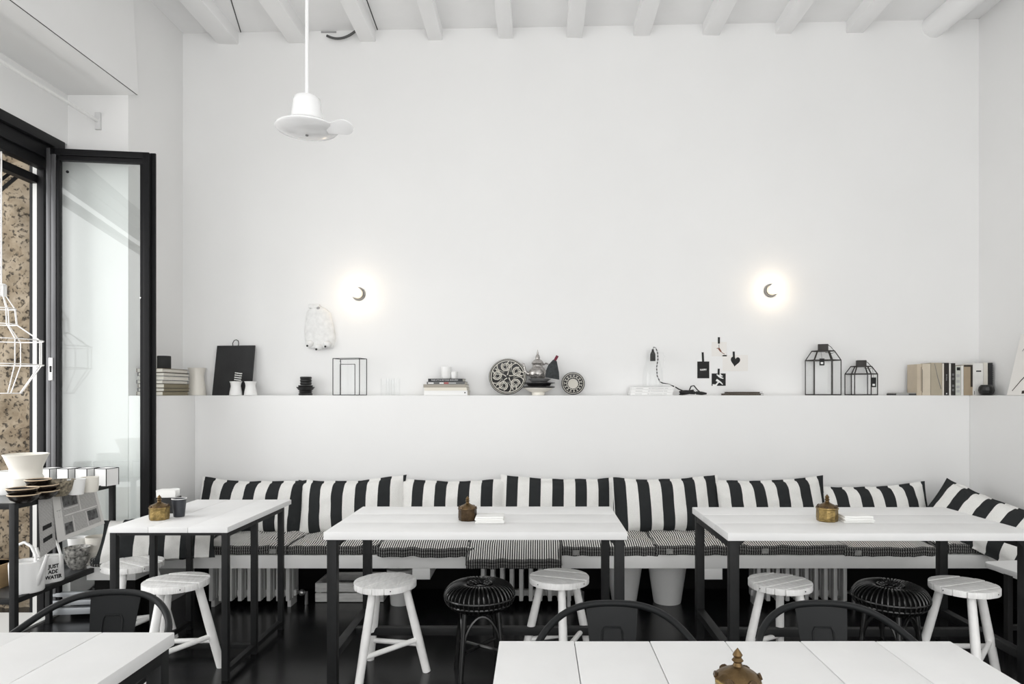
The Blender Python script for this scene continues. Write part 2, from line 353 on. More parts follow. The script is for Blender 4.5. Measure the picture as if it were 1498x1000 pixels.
# stone jamb outside and awning arms
b = B()
def stn(u, v):
    x = -6.4+u*(6.4-3.215); z = -0.1+v*3.7
    return (x, 4.34-0.05*noise.fractal((x*6, z*6, 3), 0.8, 2, 4)+0.02*noise.noise((x*22, z*22, 1)), z)
b.grid(stn, 90, 100)
ws = struct(b.build('wall_outside', STONE, smooth=True, ang=180)); B().box(-6.4, -3.22, 4.42, 4.9, -0.1, 3.6).build('stone_core', STONE, ws)
for k, (a, c_) in enumerate((((-25, 300), (36, 249)), ((-25, 283), (24, 246)))):
    B().bar((X(a[0], 4.0), 4.0, Z(a[1], 4.0)), (X(c_[0], 4.12), 4.12, Z(c_[1], 4.12)), 0.018, 0.018).build('stay_arm', FRAME, d1)

# curtain rod in the recess
cr = thing('curtain_rod', 'thin white rod running along the recess above the street door', 'rod', (X(145, YP), YP, Z(178, YP)))
B().tube([(0, -0.015, 0), (-0.02, -2.4, 0.0)], 0.011, 8).build('rod', BENCHM, cr, smooth=True)
B().box(-0.017, 0.017, -0.02, 0, -0.055, 0.055).build('bracket', mat('white_metal', (0.7, 0.7, 0.7), 0.4), cr, bevel=0.003)

# ================================================================== BENCH
BF = 4.12; ZB0, ZB1 = 0.312, 0.395
bn = struct(B().box(-2.335, 2.81, BF, BF+0.035, ZB0, ZB1).build('bench', BENCHM, bevel=0.003)); del bn['kind']
tag(bn, 'long white painted wooden bench built in along the back wall, turning at both ends', 'bench')
B().box(-2.385, 2.80, BF+0.036, YL-0.001, ZB1-0.035, ZB1).build('seat_board', BENCHM, bn, bevel=0.003)
B().box(-2.62, -2.335, 3.86, BF-0.04, ZB0, ZB1).build('end_seat', BENCHM, bn, bevel=0.003)
B().box(-2.47, -2.335, BF-0.04, BF+0.03, ZB0, ZB1).build('corner_block', BENCHM, bn)
B().box(2.81, 2.845, 3.78, BF+0.035, ZB0, ZB1).build('front_board', BENCHM, bn, bevel=0.003)
B().box(2.846, XRL-0.005, 3.78, YL-0.001, ZB1-0.035, ZB1).build('seat_board', BENCHM, bn, bevel=0.003)
for px0, px1 in ((603, 629), (1031, 1057)):
    x0, x1 = X(px0, BF), X(px1, BF)
    B().box(x0, x1, BF+0.002, YL-0.001, 0.243, ZB0-0.0005).build('corbel', BENCHM, bn, bevel=0.002)
B().box(-2.60, -2.36, 3.9, 3.95, 0, ZB0).box(-2.60, -2.36, 4.03, BF-0.05, 0, ZB0).build('end_support', DADO, bn)
B().box(2.9, XRL-0.006, 3.82, 3.88, 0, ZB0).build('end_support', DADO, bn)

# ---- pillows
def pillow_mesh(Wd, Ht, Tk, seed, m, name='pillow'):
    b = B()
    def surf(sg):
        def fn(u, v):
            u = u*2-1; v = v*2-1
            e = 1.0
            x = Wd/2*u*(1-0.045*(1-v*v))+0.012*noise.noise((v*2.2, seed, 4))*(1-abs(u))
            z = Ht/2*v*(1-(0.115 if v > 0 else 0.05)*(1-u*u))+0.006*noise.noise((u*4, v, seed))
            uu, vv = min(1, abs(u)/0.955), min(1, abs(v)/0.93)
            t = Tk/2*max(0, (1-uu**3.2)*(1-vv**3.0))**0.55
            t *= 1+0.13*noise.noise((u*2.2, v*2.2, seed))
            edge = max(uu, vv)
            t += 0.007*edge*noise.noise((u*13+seed, v*5, sg))*(1 if t > 0.002 else 0)+0.003
            t += 0.006*noise.noise((u*6+seed, v*3.5, seed))*(1-uu**6)
            t += 0.004*math.sin(u*9+seed*3+v*2)*(1-uu**4)*(1-vv**4)
            return (x, sg*max(0.0015, t), z+0.02*0)
        return fn
    b.grid(surf(-1), 54, 28).grid(surf(1), 54, 28)
    # close the rim
    n = 55
    f0 = 0; f1 = 55*29
    rim = [j for j in range(55)] + [55*k+54 for k in range(1, 29)] + [55*28+k for k in range(53, -1, -1)] + [55*k for k in range(27, 0, -1)]
    for i in range(len(rim)):
        a, c = rim[i], rim[(i+1) % len(rim)]
        b.f.append((f0+a, f0+c, f1+c, f1+a))
    o = b.build(name, m, smooth=True, ang=70)
    return o
pil = [
 # px0, px1, topy, material, roll(deg about Y), seed, label
 (290, 447, 703, STRA, 1.5, 1, 'striped cushion at the left end of the back row, partly behind the left table'),
 (436, 593, 702, STRB, -3, 2, 'striped cushion standing between the left and middle tables, second in the back row'),
 (584, 741, 703, STRB, 0, 3, 'striped cushion behind the left half of the middle table and its brown pot'),
 (732, 899, 700, STRA, 1.5, 4, 'striped cushion behind the right half of the middle table'),
 (896, 1053, 700, STRA, -1.5, 5, 'striped cushion standing in the gap between the middle and right tables'),
 (1042, 1209, 702, STRB, -2, 6, 'striped cushion behind the left part of the right table'),
 (1200, 1360, 711, STRB, -2.5, 7, 'striped cushion behind the brass pot and napkins of the right table'),
]
for (a, c, ty, m, rl, sd, lab) in pil:
    D = 4.58; Wd = (c-a)*D/F; o = pillow_mesh(Wd*1.02, 0.40, 0.17, sd*3.7, m)
    zt = Z(ty-4, D+0.05); lean = math.radians(-17)
    tag(o, lab, 'pillow', 'striped pillows along the bench')
    put(o, (X((a+c)/2, D), D, zt-0.20*math.cos(lean)), 0.0, lean, math.radians(rl))
o = pillow_mesh(0.62, 0.36, 0.16, 55, STRA); tag(o, 'striped cushion on the far left bench end, seen under the left table', 'pillow', 'striped pillows along the bench')
put(o, (-2.27, 3.99, 0.525), math.radians(24), math.radians(-58), math.radians(2))
o = pillow_mesh(0.70, 0.40, 0.16, 77, STRA); tag(o, 'striped cushion slumped against the right wall behind the right table', 'pillow', 'striped pillows along the bench')
put(o, (2.82, 4.19, 0.585), math.radians(-62), math.radians(-40), math.radians(15))

r_ = math.radians
# ---- ticking seat cushions
def seat_cushion(Wd, Dp, Tk, seed, droop=0.0, tagx=None):
    b = B()
    def q(u, v):
        u = u*2-1; v = v*2-1
        x = Wd/2*u; y = Dp/2*v
        ed = max(abs(u), abs(v))
        z = Tk*(0.78+0.3*(1-abs(u)**4)*(1-abs(v)**4))+0.007*noise.noise((u*2.5, v*2.5, seed))+0.007*noise.noise((u*6, v*5, seed))
        for (tu, tv) in ((-.5, -.35), (.0, -.35), (.5, -.35), (-.5, .4), (0, .4), (.5, .4)):
            z -= 0.017*math.exp(-((u-tu)**2+(v-tv)**2)/0.012)
        x += 0.010*noise.noise((v*3, seed, 2)); y += 0.012*noise.noise((u*3, seed, 6))
        z -= droop*max(0, (-0.55-v))*2
        return (x, y, z)
    NU, NV = 30, 20
    b.grid(q, NU, NV)
    n0 = (NU+1)*(NV+1)
    b.grid(lambda u, v: (q(u, v)[0], q(u, v)[1], q(u, v)[2]-Tk*0.92), NU, NV)
    o = b.build('seat_cushion', TICK, smooth=True, ang=80)
    # rolled border: stitched ropes round the edge
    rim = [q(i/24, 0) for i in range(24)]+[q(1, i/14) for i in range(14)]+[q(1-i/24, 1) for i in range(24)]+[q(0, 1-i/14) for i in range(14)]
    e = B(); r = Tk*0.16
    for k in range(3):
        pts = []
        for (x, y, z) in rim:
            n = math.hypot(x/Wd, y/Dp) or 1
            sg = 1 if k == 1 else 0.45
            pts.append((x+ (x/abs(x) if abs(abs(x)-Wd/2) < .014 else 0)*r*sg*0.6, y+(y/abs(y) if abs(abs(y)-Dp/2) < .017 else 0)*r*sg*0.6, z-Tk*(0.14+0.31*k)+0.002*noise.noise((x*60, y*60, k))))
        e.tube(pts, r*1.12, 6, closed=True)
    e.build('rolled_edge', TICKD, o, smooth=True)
    if tagx is not None:
        x = tagx*Wd; p = q(tagx+0.5, 0)
        B().box(x-0.02, x+0.02, p[1]-r*2.0, p[1]-r*1.2, p[2]-Tk*0.75, p[2]-Tk*0.25).build('label_tag', mat('grey_woven_tag', (0.33, 0.33, 0.32), 0.9, var=0.3, vscale=50), o)
    return o
cus = [
 (289, 422, .056, 0, .36, 0, 'striped ticking seat pad under the left table, pale label near its right end'),
 (422, 553, .056, 0, None, 0, 'striped ticking seat pad at the left legs of the middle table'),
 (553, 693, .06, -.012, None, .012, 'striped ticking seat pad under the left half of the middle table, sagging front'),
 (686, 820, .062, -.09, None, .055, 'striped ticking seat pad under the middle table drooping over the bench front'),
 (821, 960, .06, 0, -.36, .01, 'striped ticking seat pad under the right end of the middle table, label at its left'),
 (960, 1095, .06, 0, -.37, 0, 'striped ticking seat pad crossing the left legs of the right table'),
 (1086, 1238, .06, 0, -.3, 0, 'striped ticking seat pad behind the slatted stool of the right table'),
 (1233, 1366, .06, 0, -.38, .012, 'striped ticking seat pad above the right black rattan stool'),
 (1372, 1462, .06, .03, None, 0, 'striped ticking seat pad at the right end of the back bench'),
]
for i, (a, c, tk, dy, tg, dr, lab) in enumerate(cus):
    D = BF+0.02; Wd = (c-a)*D/F-0.012; Dp = 0.50
    o = seat_cushion(Wd, Dp, tk, i*2.3+1, dr, tg)
    tag(o, lab, 'seat cushion', 'ticking seat pads on the bench'); put(o, (X((a+c)/2, D), BF+0.005+Dp/2+dy, ZB1+0.012+ (0.027 if i == 3 else 0)), math.radians((i*37 % 5)-2)*0.35, r_(10) if i == 3 else 0)
o = seat_cushion(0.24, 0.30, .05, 44, 0); tag(o, 'short striped ticking seat pad on the left bench end', 'seat cushion', 'ticking seat pads on the bench'); put(o, (-2.46, 3.995, ZB1+0.012), 0.05)
o = seat_cushion(0.20, 0.36, .055, 48, 0); tag(o, 'narrow ticking seat pad in the left corner of the bench', 'seat cushion', 'ticking seat pads on the bench'); put(o, (-2.25, 4.33, ZB1+0.012), 0.08)

# ================================================================== UNDER THE BENCH
def radiator(px0, n, lab, lx0=None, m=RADM, D=4.32):
    x0 = X(px0, D); pitch = 0.0625
    r = thing('radiator', lab, 'radiator', (x0, D, 0.0), 0, 'white column radiators under the bench')
    first = None
    for k in range(n):
        if first is None:
            b = B(); b.box(0.0, 0.026, 0, 0.05, 0.045, 0.30).box(-0.003, 0.029, 0.055, 0.115, 0.05, 0.295).box(0.0, 0.026, 0.12, 0.17, 0.045, 0.30)
            b.box(0.006, 0.02, 0.03, 0.14, 0.055, 0.29)
            b.box(-0.018, 0.045, 0.065, 0.105, 0.06, 0.10).box(-0.018, 0.045, 0.065, 0.105, 0.25, 0.29)
            first = b.build('column', m, r, bevel=0.006)
            first.location = (0.006, 0, 0)
        else:
            c = first.copy(); COL.objects.link(c); c.parent = r; c.location = (0.006+k*pitch, 0, 0)
    b = B(); b.tube([(n*pitch-0.01, 0.085, 0.08), (n*pitch+0.05, 0.085, 0.08), (n*pitch+0.05, 0.085, 0.0)], 0.012, 8)
    b.ball((n*pitch+0.03, 0.06, 0.085), 0.022, 10).build('valve', mat('chrome_valve', (0.45, 0.45, 0.45), 0.3, metal=0.9), r, smooth=True)
    for k in (0, n-1):
        B().box(0.008+k*pitch, 0.03+k*pitch, 0.03, 0.14, 0, 0.05).build('foot', m, r)
    return r
radiator(304, 9, 'white column radiator under the bench behind the left table')
radiator(702, 10, 'white column radiator behind the left rattan stool under the middle table')
radiator(1106, 10, 'white column radiator under the bench behind the right table')
# crate
xc0, xc1 = X(461, 4.44), X(561, 4.44)
crt = thing('wooden_crate', 'white slatted wooden crate on the floor under the bench', 'crate', ((xc0+xc1)/2, 4.44, 0))
hw = (xc1-xc0)/2
for z0, z1 in ((0.004, 0.062), (0.07, 0.13)):
    for y0 in (0, 0.27): B().box(-hw, hw, y0, y0+0.012, z0, z1).build('slat', CRATEM, crt, bevel=0.002)
    for s in (-1, 1): B().box(s*hw-(0.012 if s > 0 else 0), s*hw+(0.012 if s < 0 else 0), 0.0125, 0.2695, z0, z1).build('slat', CRATEM, crt, bevel=0.002)
for s in (-1, 1):
    for y0 in (0.013, 0.245): B().box(s*(hw-0.025)-0.012, s*(hw-0.025)+0.012, y0, y0+0.024, 0.003, 0.13).build('corner_post', CRATEM, crt)
B().box(-hw+.013, hw-.013, 0.013, 0.269, 0.003, 0.010).build('base', CRATEM, crt)
# planters
def planter(px, D, r0, r1, h, lab):
    o = B().lathe([(0, 0.0), (r0*0.97, 0.0), (r0, 0.006), (r1, h-0.02), (r1+0.008, h-0.015), (r1+0.008, h), (r1-0.005, h), (r0-0.006, 0.02), (0, 0.02)], 32).build('planter_pot', POTM, smooth=True)
    tag(o, lab, 'pot', 'white pots under the bench'); put(o, (X(px, D), D, 0)); return o
planter(586, 4.42, 0.066, 0.082, 0.235, 'white pot behind the leftmost stool of the middle table, under the bench')
planter(913, 4.50, 0.085, 0.125, 0.28, 'white tapered pot under the bench behind the right legs of the middle table')
planter(976, 4.46, 0.092, 0.13, 0.28, 'white tapered pot standing clear between the middle and right tables, under the bench')

# ================================================================== TABLES
def planks(parent, Wd, Dp, n, along, tk=0.036, zt=0.75, m=TOP):
    g = 0.0018
    for k in range(n):
        if along == 'Y':
            x0 = -Wd/2+Wd*k/n; b = B().box(x0+g/2, x0+Wd/n-g/2, 0, Dp, zt-tk, zt-0.0006*(k % 2))
        else:
            y0 = Dp*k/n; b = B().box(-Wd/2, Wd/2, y0+g/2, y0+Dp/n-g/2, zt-tk, zt-0.0006*(k % 2))
        b.build('plank', m, parent, bevel=0.0025)
def big_table(x0, x1, yf, yb, lab, leg=0.045, np=3):
    Wd, Dp = x1-x0, yb-yf
    t = thing('dining_table', lab, 'table', ((x0+x1)/2, yf, 0), 0, 'white plank top tables on steel frames')
    planks(t, Wd, Dp, np, 'X')
    i = 0.012; zt = 0.714
    for sx in (-1, 1):
        for y in (i+leg/2, Dp-i-leg/2):
            B().box(sx*(Wd/2-i-leg/2)-leg/2, sx*(Wd/2-i-leg/2)+leg/2, y-leg/2, y+leg/2, 0, zt).build('leg', STEEL, t, bevel=0.003)
        B().box(sx*(Wd/2-i-leg/2)-leg/2, sx*(Wd/2-i-leg/2)+leg/2, i+leg+.001, Dp-i-leg-.001, 0.145, 0.185).build('foot_rail', STEEL, t, bevel=0.003)
        B().box(sx*(Wd/2-i-leg/2)-leg/2, sx*(Wd/2-i-leg/2)+leg/2, i+leg+.001, Dp-i-leg-.001, zt-0.04, zt).build('top_rail', STEEL, t, bevel=0.003)
    B().box(-Wd/2+i+leg+.001, Wd/2-i-leg-.001, Dp/2-0.02, Dp/2+0.02, 0.145, 0.185).build('stretcher', STEEL, t, bevel=0.003)
    b = B()
    for sx in (-1, 1):
        px_ = sx*(Wd/2-i-leg)
        b.prism([(px_, zt), (px_-sx*0.03, zt), (px_, zt-0.03)], -(i+0.012), -(i+0.004), rot(PI/2, 'X'))
    b.build('corner_gusset', STEEL, t)
    return t
big_table(X(473, 3.10), X(918, 3.10), 3.10, 3.81, 'white plank table with dark steel legs in the middle of the bench row')
big_table(X(1065, 3.08), X(1065, 3.08)+1.44, 3.08, 3.79, 'white plank table with dark steel legs at the right of the bench row')
# left table, six thin legs
lx0, lx1, ly0, ly1 = X(158, 3.22), X(333, 3.22), 3.22, 4.06
lt = thing('dining_table', 'narrow white plank table on six thin steel legs at the left', 'table', ((lx0+lx1)/2, ly0, 0), 0, 'white plank top tables on steel frames')
Wd, Dp = lx1-lx0, ly1-ly0
planks(lt, Wd, Dp, 3, 'Y', tk=0.028)
lg = 0.03
for sx in (-1, 1):
    xx = sx*(Wd/2-0.004-lg/2)
    for y in (0.006+lg/2, 0.35, 0.72):
        B().box(xx-lg/2, xx+lg/2, y-lg/2, y+lg/2, 0, 0.721).build('leg', STEEL, lt, bevel=0.002)
    B().box(xx-lg/2, xx+lg/2, 0.037, 0.334, 0.03, 0.055).build('foot_rail', STEEL, lt, bevel=0.002)
    B().box(xx-lg/2, xx+lg/2, 0.366, 0.704, 0.03, 0.055).build('foot_rail', STEEL, lt, bevel=0.002)
    B().box(xx-lg/2, xx+lg/2, 0.037, 0.334, 0.70, 0.721).box(xx-lg/2, xx+lg/2, 0.366, 0.704, 0.70, 0.721).build('top_rail', STEEL, lt)
for y in (0.35,):
    B().box(-Wd/2+0.036, Wd/2-0.036, y-0.012, y+0.012, 0.03, 0.055).build('cross_rail', STEEL, lt, bevel=0.002)
B().box(-Wd/2+0.036, Wd/2-0.036, 0.009, 0.033, 0.708, 0.721).build('cross_rail', STEEL, lt)
# foreground tables
def front_table(x0, n, pw, yb, lab):
    Wd = n*pw; Dp = 0.72
    t = thing('front_table', lab, 'table', (x0+Wd/2, yb-Dp, 0), 0, 'white plank tables in the foreground')
    planks(t, Wd, Dp, n, 'Y', tk=0.035)
    for sx in (-1, 1):
        for y in (0.03, Dp-0.03):
            B().box(sx*(Wd/2-0.03)-0.02, sx*(Wd/2-0.03)+0.02, y-0.02, y+0.02, 0, 0.7145).build('leg', STEEL, t, bevel=0.003)
        B().box(sx*(Wd/2-0.03)-0.02, sx*(Wd/2-0.03)+0.02, 0.051, Dp-0.051, 0.68, 0.7145).build('apron_rail', STEEL, t)
    for y in (0.03, Dp-0.03): B().box(-Wd/2+0.051, Wd/2-0.051, y-0.015, y+0.015, 0.68, 0.7145).build('apron_rail', STEEL, t)
    return t
front_table(X(730, 1.742), 6, 0.1977, 1.742, 'white plank table in the right foreground with a brass pot on it')
front_table(X(256, 1.807)-6*0.1977, 6, 0.1977, 1.807, 'white plank table cut off at the lower left corner of the foreground')
# low side table, far right
st = thing('side_table', 'small low white table with black legs at the far right edge', 'table', (2.80, 3.40, 0), math.radians(8))
pts = []
for (cx_, cy_, a0) in ((-.27, .26, PI/2), (-.27, -.26, PI), (.27, -.26, 1.5*PI), (.27, .26, 0)):
    for k in range(5): pts.append((cx_+.04*math.cos(a0+k*PI/8), cy_+.04*math.sin(a0+k*PI/8)))
B().prism(pts, 0.445, 0.475).build('top', TOP, st, bevel=0.006)
for sx in (-1, 1):
    for sy in (-1, 1): B().box(sx*.22-.015, sx*.22+.015, sy*.22-.015, sy*.22+.015, 0, 0.4445).build('leg', BLACKM, st, bevel=0.002)
for sy in (-1, 1): B().box(-.204, .204, sy*.22-.012, sy*.22+.012, 0.12, 0.145).build('rail', BLACKM, st)

# ================================================================== STOOLS
def white_stool(lab, loc, rz, plank_rot, n=5):
    t = thing('white_stool', lab, 'stool', loc, rz, 'white three legged stools')
    R = 0.153; z0, z1 = 0.434, 0.465
    Mr = rot(plank_rot-rz, 'Z')
    for k in range(n):
        a = -R+2*R*k/n+0.0026; c = -R+2*R*(k+1)/n-0.0026
        top = [(x, math.sqrt(max(0, R*R-x*x))) for x in [a+(c-a)*i/7 for i in range(8)]]
        poly = [(x, -y) for x, y in top]+[(x, y) for x, y in reversed(top)]
        cl = []
        for q in poly:
            if not cl or (Vector(q)-Vector(cl[-1])).length > 1e-4: cl.append(q)
        if (Vector(cl[0])-Vector(cl[-1])).length < 1e-4: cl.pop()
        B().prism(cl, z0, z1-0.0016*(k % 2), Mr).build('seat_plank', STOOLM, t, bevel=0.0018)
    feet = []
    for k in range(3):
        a = k*2*PI/3; top = Vector((.098*math.cos(a), .098*math.sin(a), z0+0.002)); ft = Vector((.205*math.cos(a), .205*math.sin(a), 0.0))
        feet.append((top, ft))
        B().tube([top, top.lerp(ft, .5), ft], [0.019, 0.0215, 0.020], 12).build('leg', LEGM, t, smooth=True)
    for k, zz in ((1, 0.14), (2, 0.165)):
        pa = feet[0][0].lerp(feet[0][1], 1-zz/0.434); pc = feet[k][0].lerp(feet[k][1], 1-(zz-0.03)/0.434)
        B().tube([pa, pc], 0.013, 10).build('stretcher', LEGM, t, smooth=True)
    b = B()
    for a in (0.4, 1.9, 3.3, 5.0):
        b.ball(((R-0.0005)*math.cos(a), (R-0.0005)*math.sin(a), 0.45), 0.0035, 6)
    b.build('nail_hole', INK, t)
    return t
r_ = math.radians
white_stool('white round stool beside the left table, nearest in front of it', (-1.81, 3.33, 0), r_(18), r_(80))
white_stool('white round stool mostly behind the left leg of the left table', (-2.24, 3.68, 0), r_(35), r_(60))
white_stool('white planked stool in front of the left part of the middle table', (-.757, 3.32, 0), r_(5), r_(-32), 6)
white_stool('white stool at the right of the middle table, behind a black chair', (.116, 3.40, 0), r_(35), r_(70))
white_stool('white finely slatted stool at the left of the right table', (1.215, 3.31, 0), r_(190), r_(-60), 8)
white_stool('white stool at the far right, right of the black rattan stool', (2.10, 3.26, 0), r_(15), r_(-70), 6)

def rattan_stool(loc, rz, lab):
    t = thing('rattan_stool', lab, 'stool', loc, rz, 'black rattan stools')
    def sec(a):   # cross-section of the cushion-like seat, a in 0..1 from the centre top round to the underside
        P = [(0.055, 0.437), (0.085, 0.452), (0.12, 0.452), (0.155, 0.435), (0.172, 0.41), (0.176, 0.388), (0.165, 0.36), (0.135, 0.335), (0.10, 0.33)]
        x = a*(len(P)-1); i = min(int(x), len(P)-2); f = x-i
        return (P[i][0]*(1-f)+P[i+1][0]*f, P[i][1]*(1-f)+P[i+1][1]*f)
    b = B(); b.lathe([(0, .40)]+[(r-0.008, z-0.006) for r, z in [sec(i/16) for i in range(17)]]+[(0, .335)], 40).build('seat_core', mat('rattan_core', (0.004, 0.004, 0.004), 0.7, spec=0.1), t, smooth=True)
    first = None
    for k in range(44):
        if first is None:
            first = B().tube([(sec(i/14)[0], 0, sec(i/14)[1]) for i in range(15)], 0.0048, 6).build('cane', RATTAN, t, smooth=True)
        else:
            c = first.copy(); COL.objects.link(c); c.parent = t; c.rotation_euler.z = 2*PI*k/44
    e = B()
    for rr, z in ((0.174, 0.392), (0.163, 0.362), (0.05, 0.442)):
        e.tube([(rr*math.cos(2*PI*i/40), rr*math.sin(2*PI*i/40), z) for i in range(40)], 0.006, 6, closed=True)
    e.build('binding_hoop', RATTAN, t, smooth=True)
    b = B()
    for k in range(18):
        a = 2*PI*k/18; c, s = math.cos(a), math.sin(a)
        b.tube([((0.03+0.03*math.sin(PI*i/8))*c-s*0.018*math.cos(PI*i/8), (0.03+0.03*math.sin(PI*i/8))*s+c*0.018*math.cos(PI*i/8), 0.438+0.014*math.sin(PI*i/8)) for i in range(9)], 0.004, 5)
    b.ball((0, 0, 0.43), 0.03, 12, (1, 1, .4)); b.build('centre_weave', RATTAN, t, smooth=True)
    ft = []
    for k in range(4):
        a = PI/4+k*PI/2; tp = Vector((.115*math.cos(a), .115*math.sin(a), .34)); f = Vector((.15*math.cos(a), .15*math.sin(a), 0)); ft.append((tp, f))
        lg_ = B().tube([tp, tp.lerp(f, .5), f], 0.0135, 10).build('leg', RATTAN, t, smooth=True)
        B().tube([f.lerp(tp, .02), f.lerp(tp, .07)], 0.0155, 10).build('leg_band', RATTAN, lg_, smooth=True)
    for k in range(4):
        a, c = ft[k], ft[(k+1) % 4]; pts = []
        pa, pc = a[1].lerp(a[0], .45), c[1].lerp(c[0], .45)
        for i in range(13):
            u = i/12; q = pa.lerp(pc, u); q.z += 0.16*math.sin(PI*u)**0.6; pts.append(q)
        B().tube(pts, 0.0075, 6).build('arch_brace', RATTAN, t, smooth=True)
    for k in (0, 1):
        B().tube([ft[k][1].lerp(ft[k][0], .4), ft[k+2][1].lerp(ft[k+2][0], .4)], 0.009, 8).build('cross_brace', RATTAN, t, smooth=True)
    return t
rs = rattan_stool((-.285, 3.32, 0), r_(12), 'round black rattan stool in front of the middle table')
dup(rs, (1.755, 3.29, 0), r_(34), 'round black rattan stool in front of the right table, partly behind a black chair')

# ================================================================== CHAIRS
def metal_chair():
    t = thing('metal_armchair', '', 'chair', (0, 0, 0), 0, 'black metal armchairs at the foreground tables')
    # local: front is -Y, back is +Y
    hoop = []
    for i in range(41):
        u = -1+2*i/40; a = u*PI/2
        x = 0.262*math.sin(a); y = 0.205*math.cos(a)**0.9 if abs(u) < 1 else 0
        z = 0.688-0.10*abs(math.sin(a))**3.2
        hoop.append((x, y, z))
    pre = [(-0.262, -0.17, 0.555), (-0.263, -0.10, 0.572), (-0.263, -0.04, 0.582)]
    hoop = [(-.262, -.20, .53)]+pre+hoop+[(-x, y, z) for x, y, z in reversed(pre)]+[(.262, -.20, .53)]
    B().tube(hoop, 0.0115, 10).build('back_hoop', CHAIRM, t, smooth=True)
    # splat: tapered sheet from the seat to the hoop
    def spl(u, v):
        w_ = 0.066+0.022*v; x = (u*2-1)*w_; z = 0.44+v*0.243; y = 0.155+0.043*v-0.02*(u*2-1)**2*0
        return (x, y-0.004*math.sin(PI*v), z)
    b = B().grid(spl, 8, 12); b.grid(lambda u, v: (spl(u, v)[0], spl(u, v)[1]+0.003, spl(u, v)[2]), 8, 12)
    sp = b.build('back_splat', CHAIRM, t, smooth=True)
    pts = [(-0.036, 0.52), (-0.034, 0.60), (-0.027, 0.614), (0.027, 0.614), (0.034, 0.60), (0.036, 0.52)]
    fr = [(x, 0.155+0.043*(z-.44)/.243-0.004*math.sin(PI*(z-.44)/.243)-0.0015, z) for x, z in pts]
    B().tube(fr, 0.0035, 6, closed=True).build('embossed_panel', CHAIRM, sp, smooth=True)
    # seat pan
    b = B()
    pts = []
    for (cx_, cy_, a0, wd_) in ((-.13, .12, PI/2, 0), (-.15, -.15, PI, 0), (.15, -.15, 1.5*PI, 0), (.13, .12, 0, 0)):
        for k in range(5): pts.append((cx_+.045*math.cos(a0+k*PI/8), cy_+.045*math.sin(a0+k*PI/8)))
    b.prism(pts, 0.425, 0.448).build('seat', CHAIRM, t, bevel=0.006)
    for sx in (-1, 1):
        for sy, fy_, ty in ((-1, -0.22, -0.17), (1, 0.23, 0.15)):
            tp = Vector((sx*0.17, ty, 0.43)); ft = Vector((sx*0.225, fy_, 0)); b = B()
            b.bar(tp, ft, 0.032, 0.02, (0, 1, 0)).build('leg', CHAIRM, t, bevel=0.004)
        B().tube([(sx*0.262, -.20, .53), (sx*0.245, -0.205, 0.47), (sx*0.18, -0.175, 0.425)], 0.011, 8).build('arm_support', CHAIRM, t, smooth=True)
        B().bar((sx*.19, -0.185, 0.2), (sx*.19, 0.185, 0.2), 0.012, 0.02).build('side_brace', CHAIRM, t)
    return t
ch = metal_chair()
ch['label'] = 'black metal armchair behind the front table, before a white stool'; put(ch, (X(897, 2.2), 2.045, 0))
dup(ch, (.958, 2.045, 0), r_(-1), 'black metal armchair behind the brass pot at the right foreground table')
dup(ch, (-1.495, 2.17, 0), r_(2), 'black metal armchair tucked behind the lower left foreground table')

# ================================================================== TABLE TOP ITEMS
LIDM = mat('brown_brass_lid', (0.17, 0.11, 0.05), 0.36, metal=0.85, var=0.5, vscale=30, bump=.2, bscale=80)
def pot(loc, rz, lab, m=BRASS, s=1.0):
    t = thing('brass_pot', lab, 'pot', loc, rz, 'small lidded metal pots on the tables')
    R = 0.052*s
    B().lathe([(0, 0), (R*.93, 0), (R*.97, .004), (R*.97, .012*s), (R, .014*s), (R*.98, .058*s), (R*1.03, .062*s), (R*1.03, .068*s), (R*.9, .068*s), (0, .066*s)], 8).build('body', m, t, bevel=0.0012)
    ld = B().lathe([(0, .0665*s), (R*.97, .0665*s), (R*.97, .07*s), (R*.72, .08*s), (R*.38, .088*s), (R*.2, .094*s), (0, .094*s)], 24).build('lid', LIDM, t, smooth=True)
    B().lathe([(0, .094*s), (.011*s, .094*s), (.008*s, .101*s), (.013*s, .106*s), (.008*s, .112*s), (.011*s, .118*s), (.0075*s, .124*s), (.003*s, .130*s), (0, .134*s)], 14).build('finial', LIDM, ld, smooth=True)
    first = None
    for k in range(6):
        a = k*PI/3+.2
        if first is None:
            first = B().prism([(-.009*s, 0), (.009*s, 0), (.010*s, .007*s), (.004*s, .011*s), (-.004*s, .011*s), (-.010*s, .007*s)], -.003*s, .003*s, T((0, -R*.96, .068*s)) @ rot(PI/2-.35, 'X')).build('rim_scroll', BRASSD, t, bevel=.001); first.rotation_euler.z = a
        else:
            c = first.copy(); COL.objects.link(c); c.parent = t; c.rotation_euler.z = a
    return t
ZT = 0.7505
pot((X(233, 3.42), 3.42, ZT), 0.3, 'aged brass pot at the front of the left table beside a black cup', BRASS, 0.95)
pot((X(684, 3.40), 3.40, ZT), 0.15, 'dark brown lidded pot on the middle table beside folded napkins', BRASSD, 0.92)
pot((X(1210, 3.38), 3.38, ZT), 0.35, 'golden brass pot on the right table with folded napkins beside it', BRASS, 1.02)
pot((X(1079, 1.37), 1.37, ZT), 0.2, 'brass pot with a tall finial on the right foreground table, cut by the frame', BRASS, 0.93)
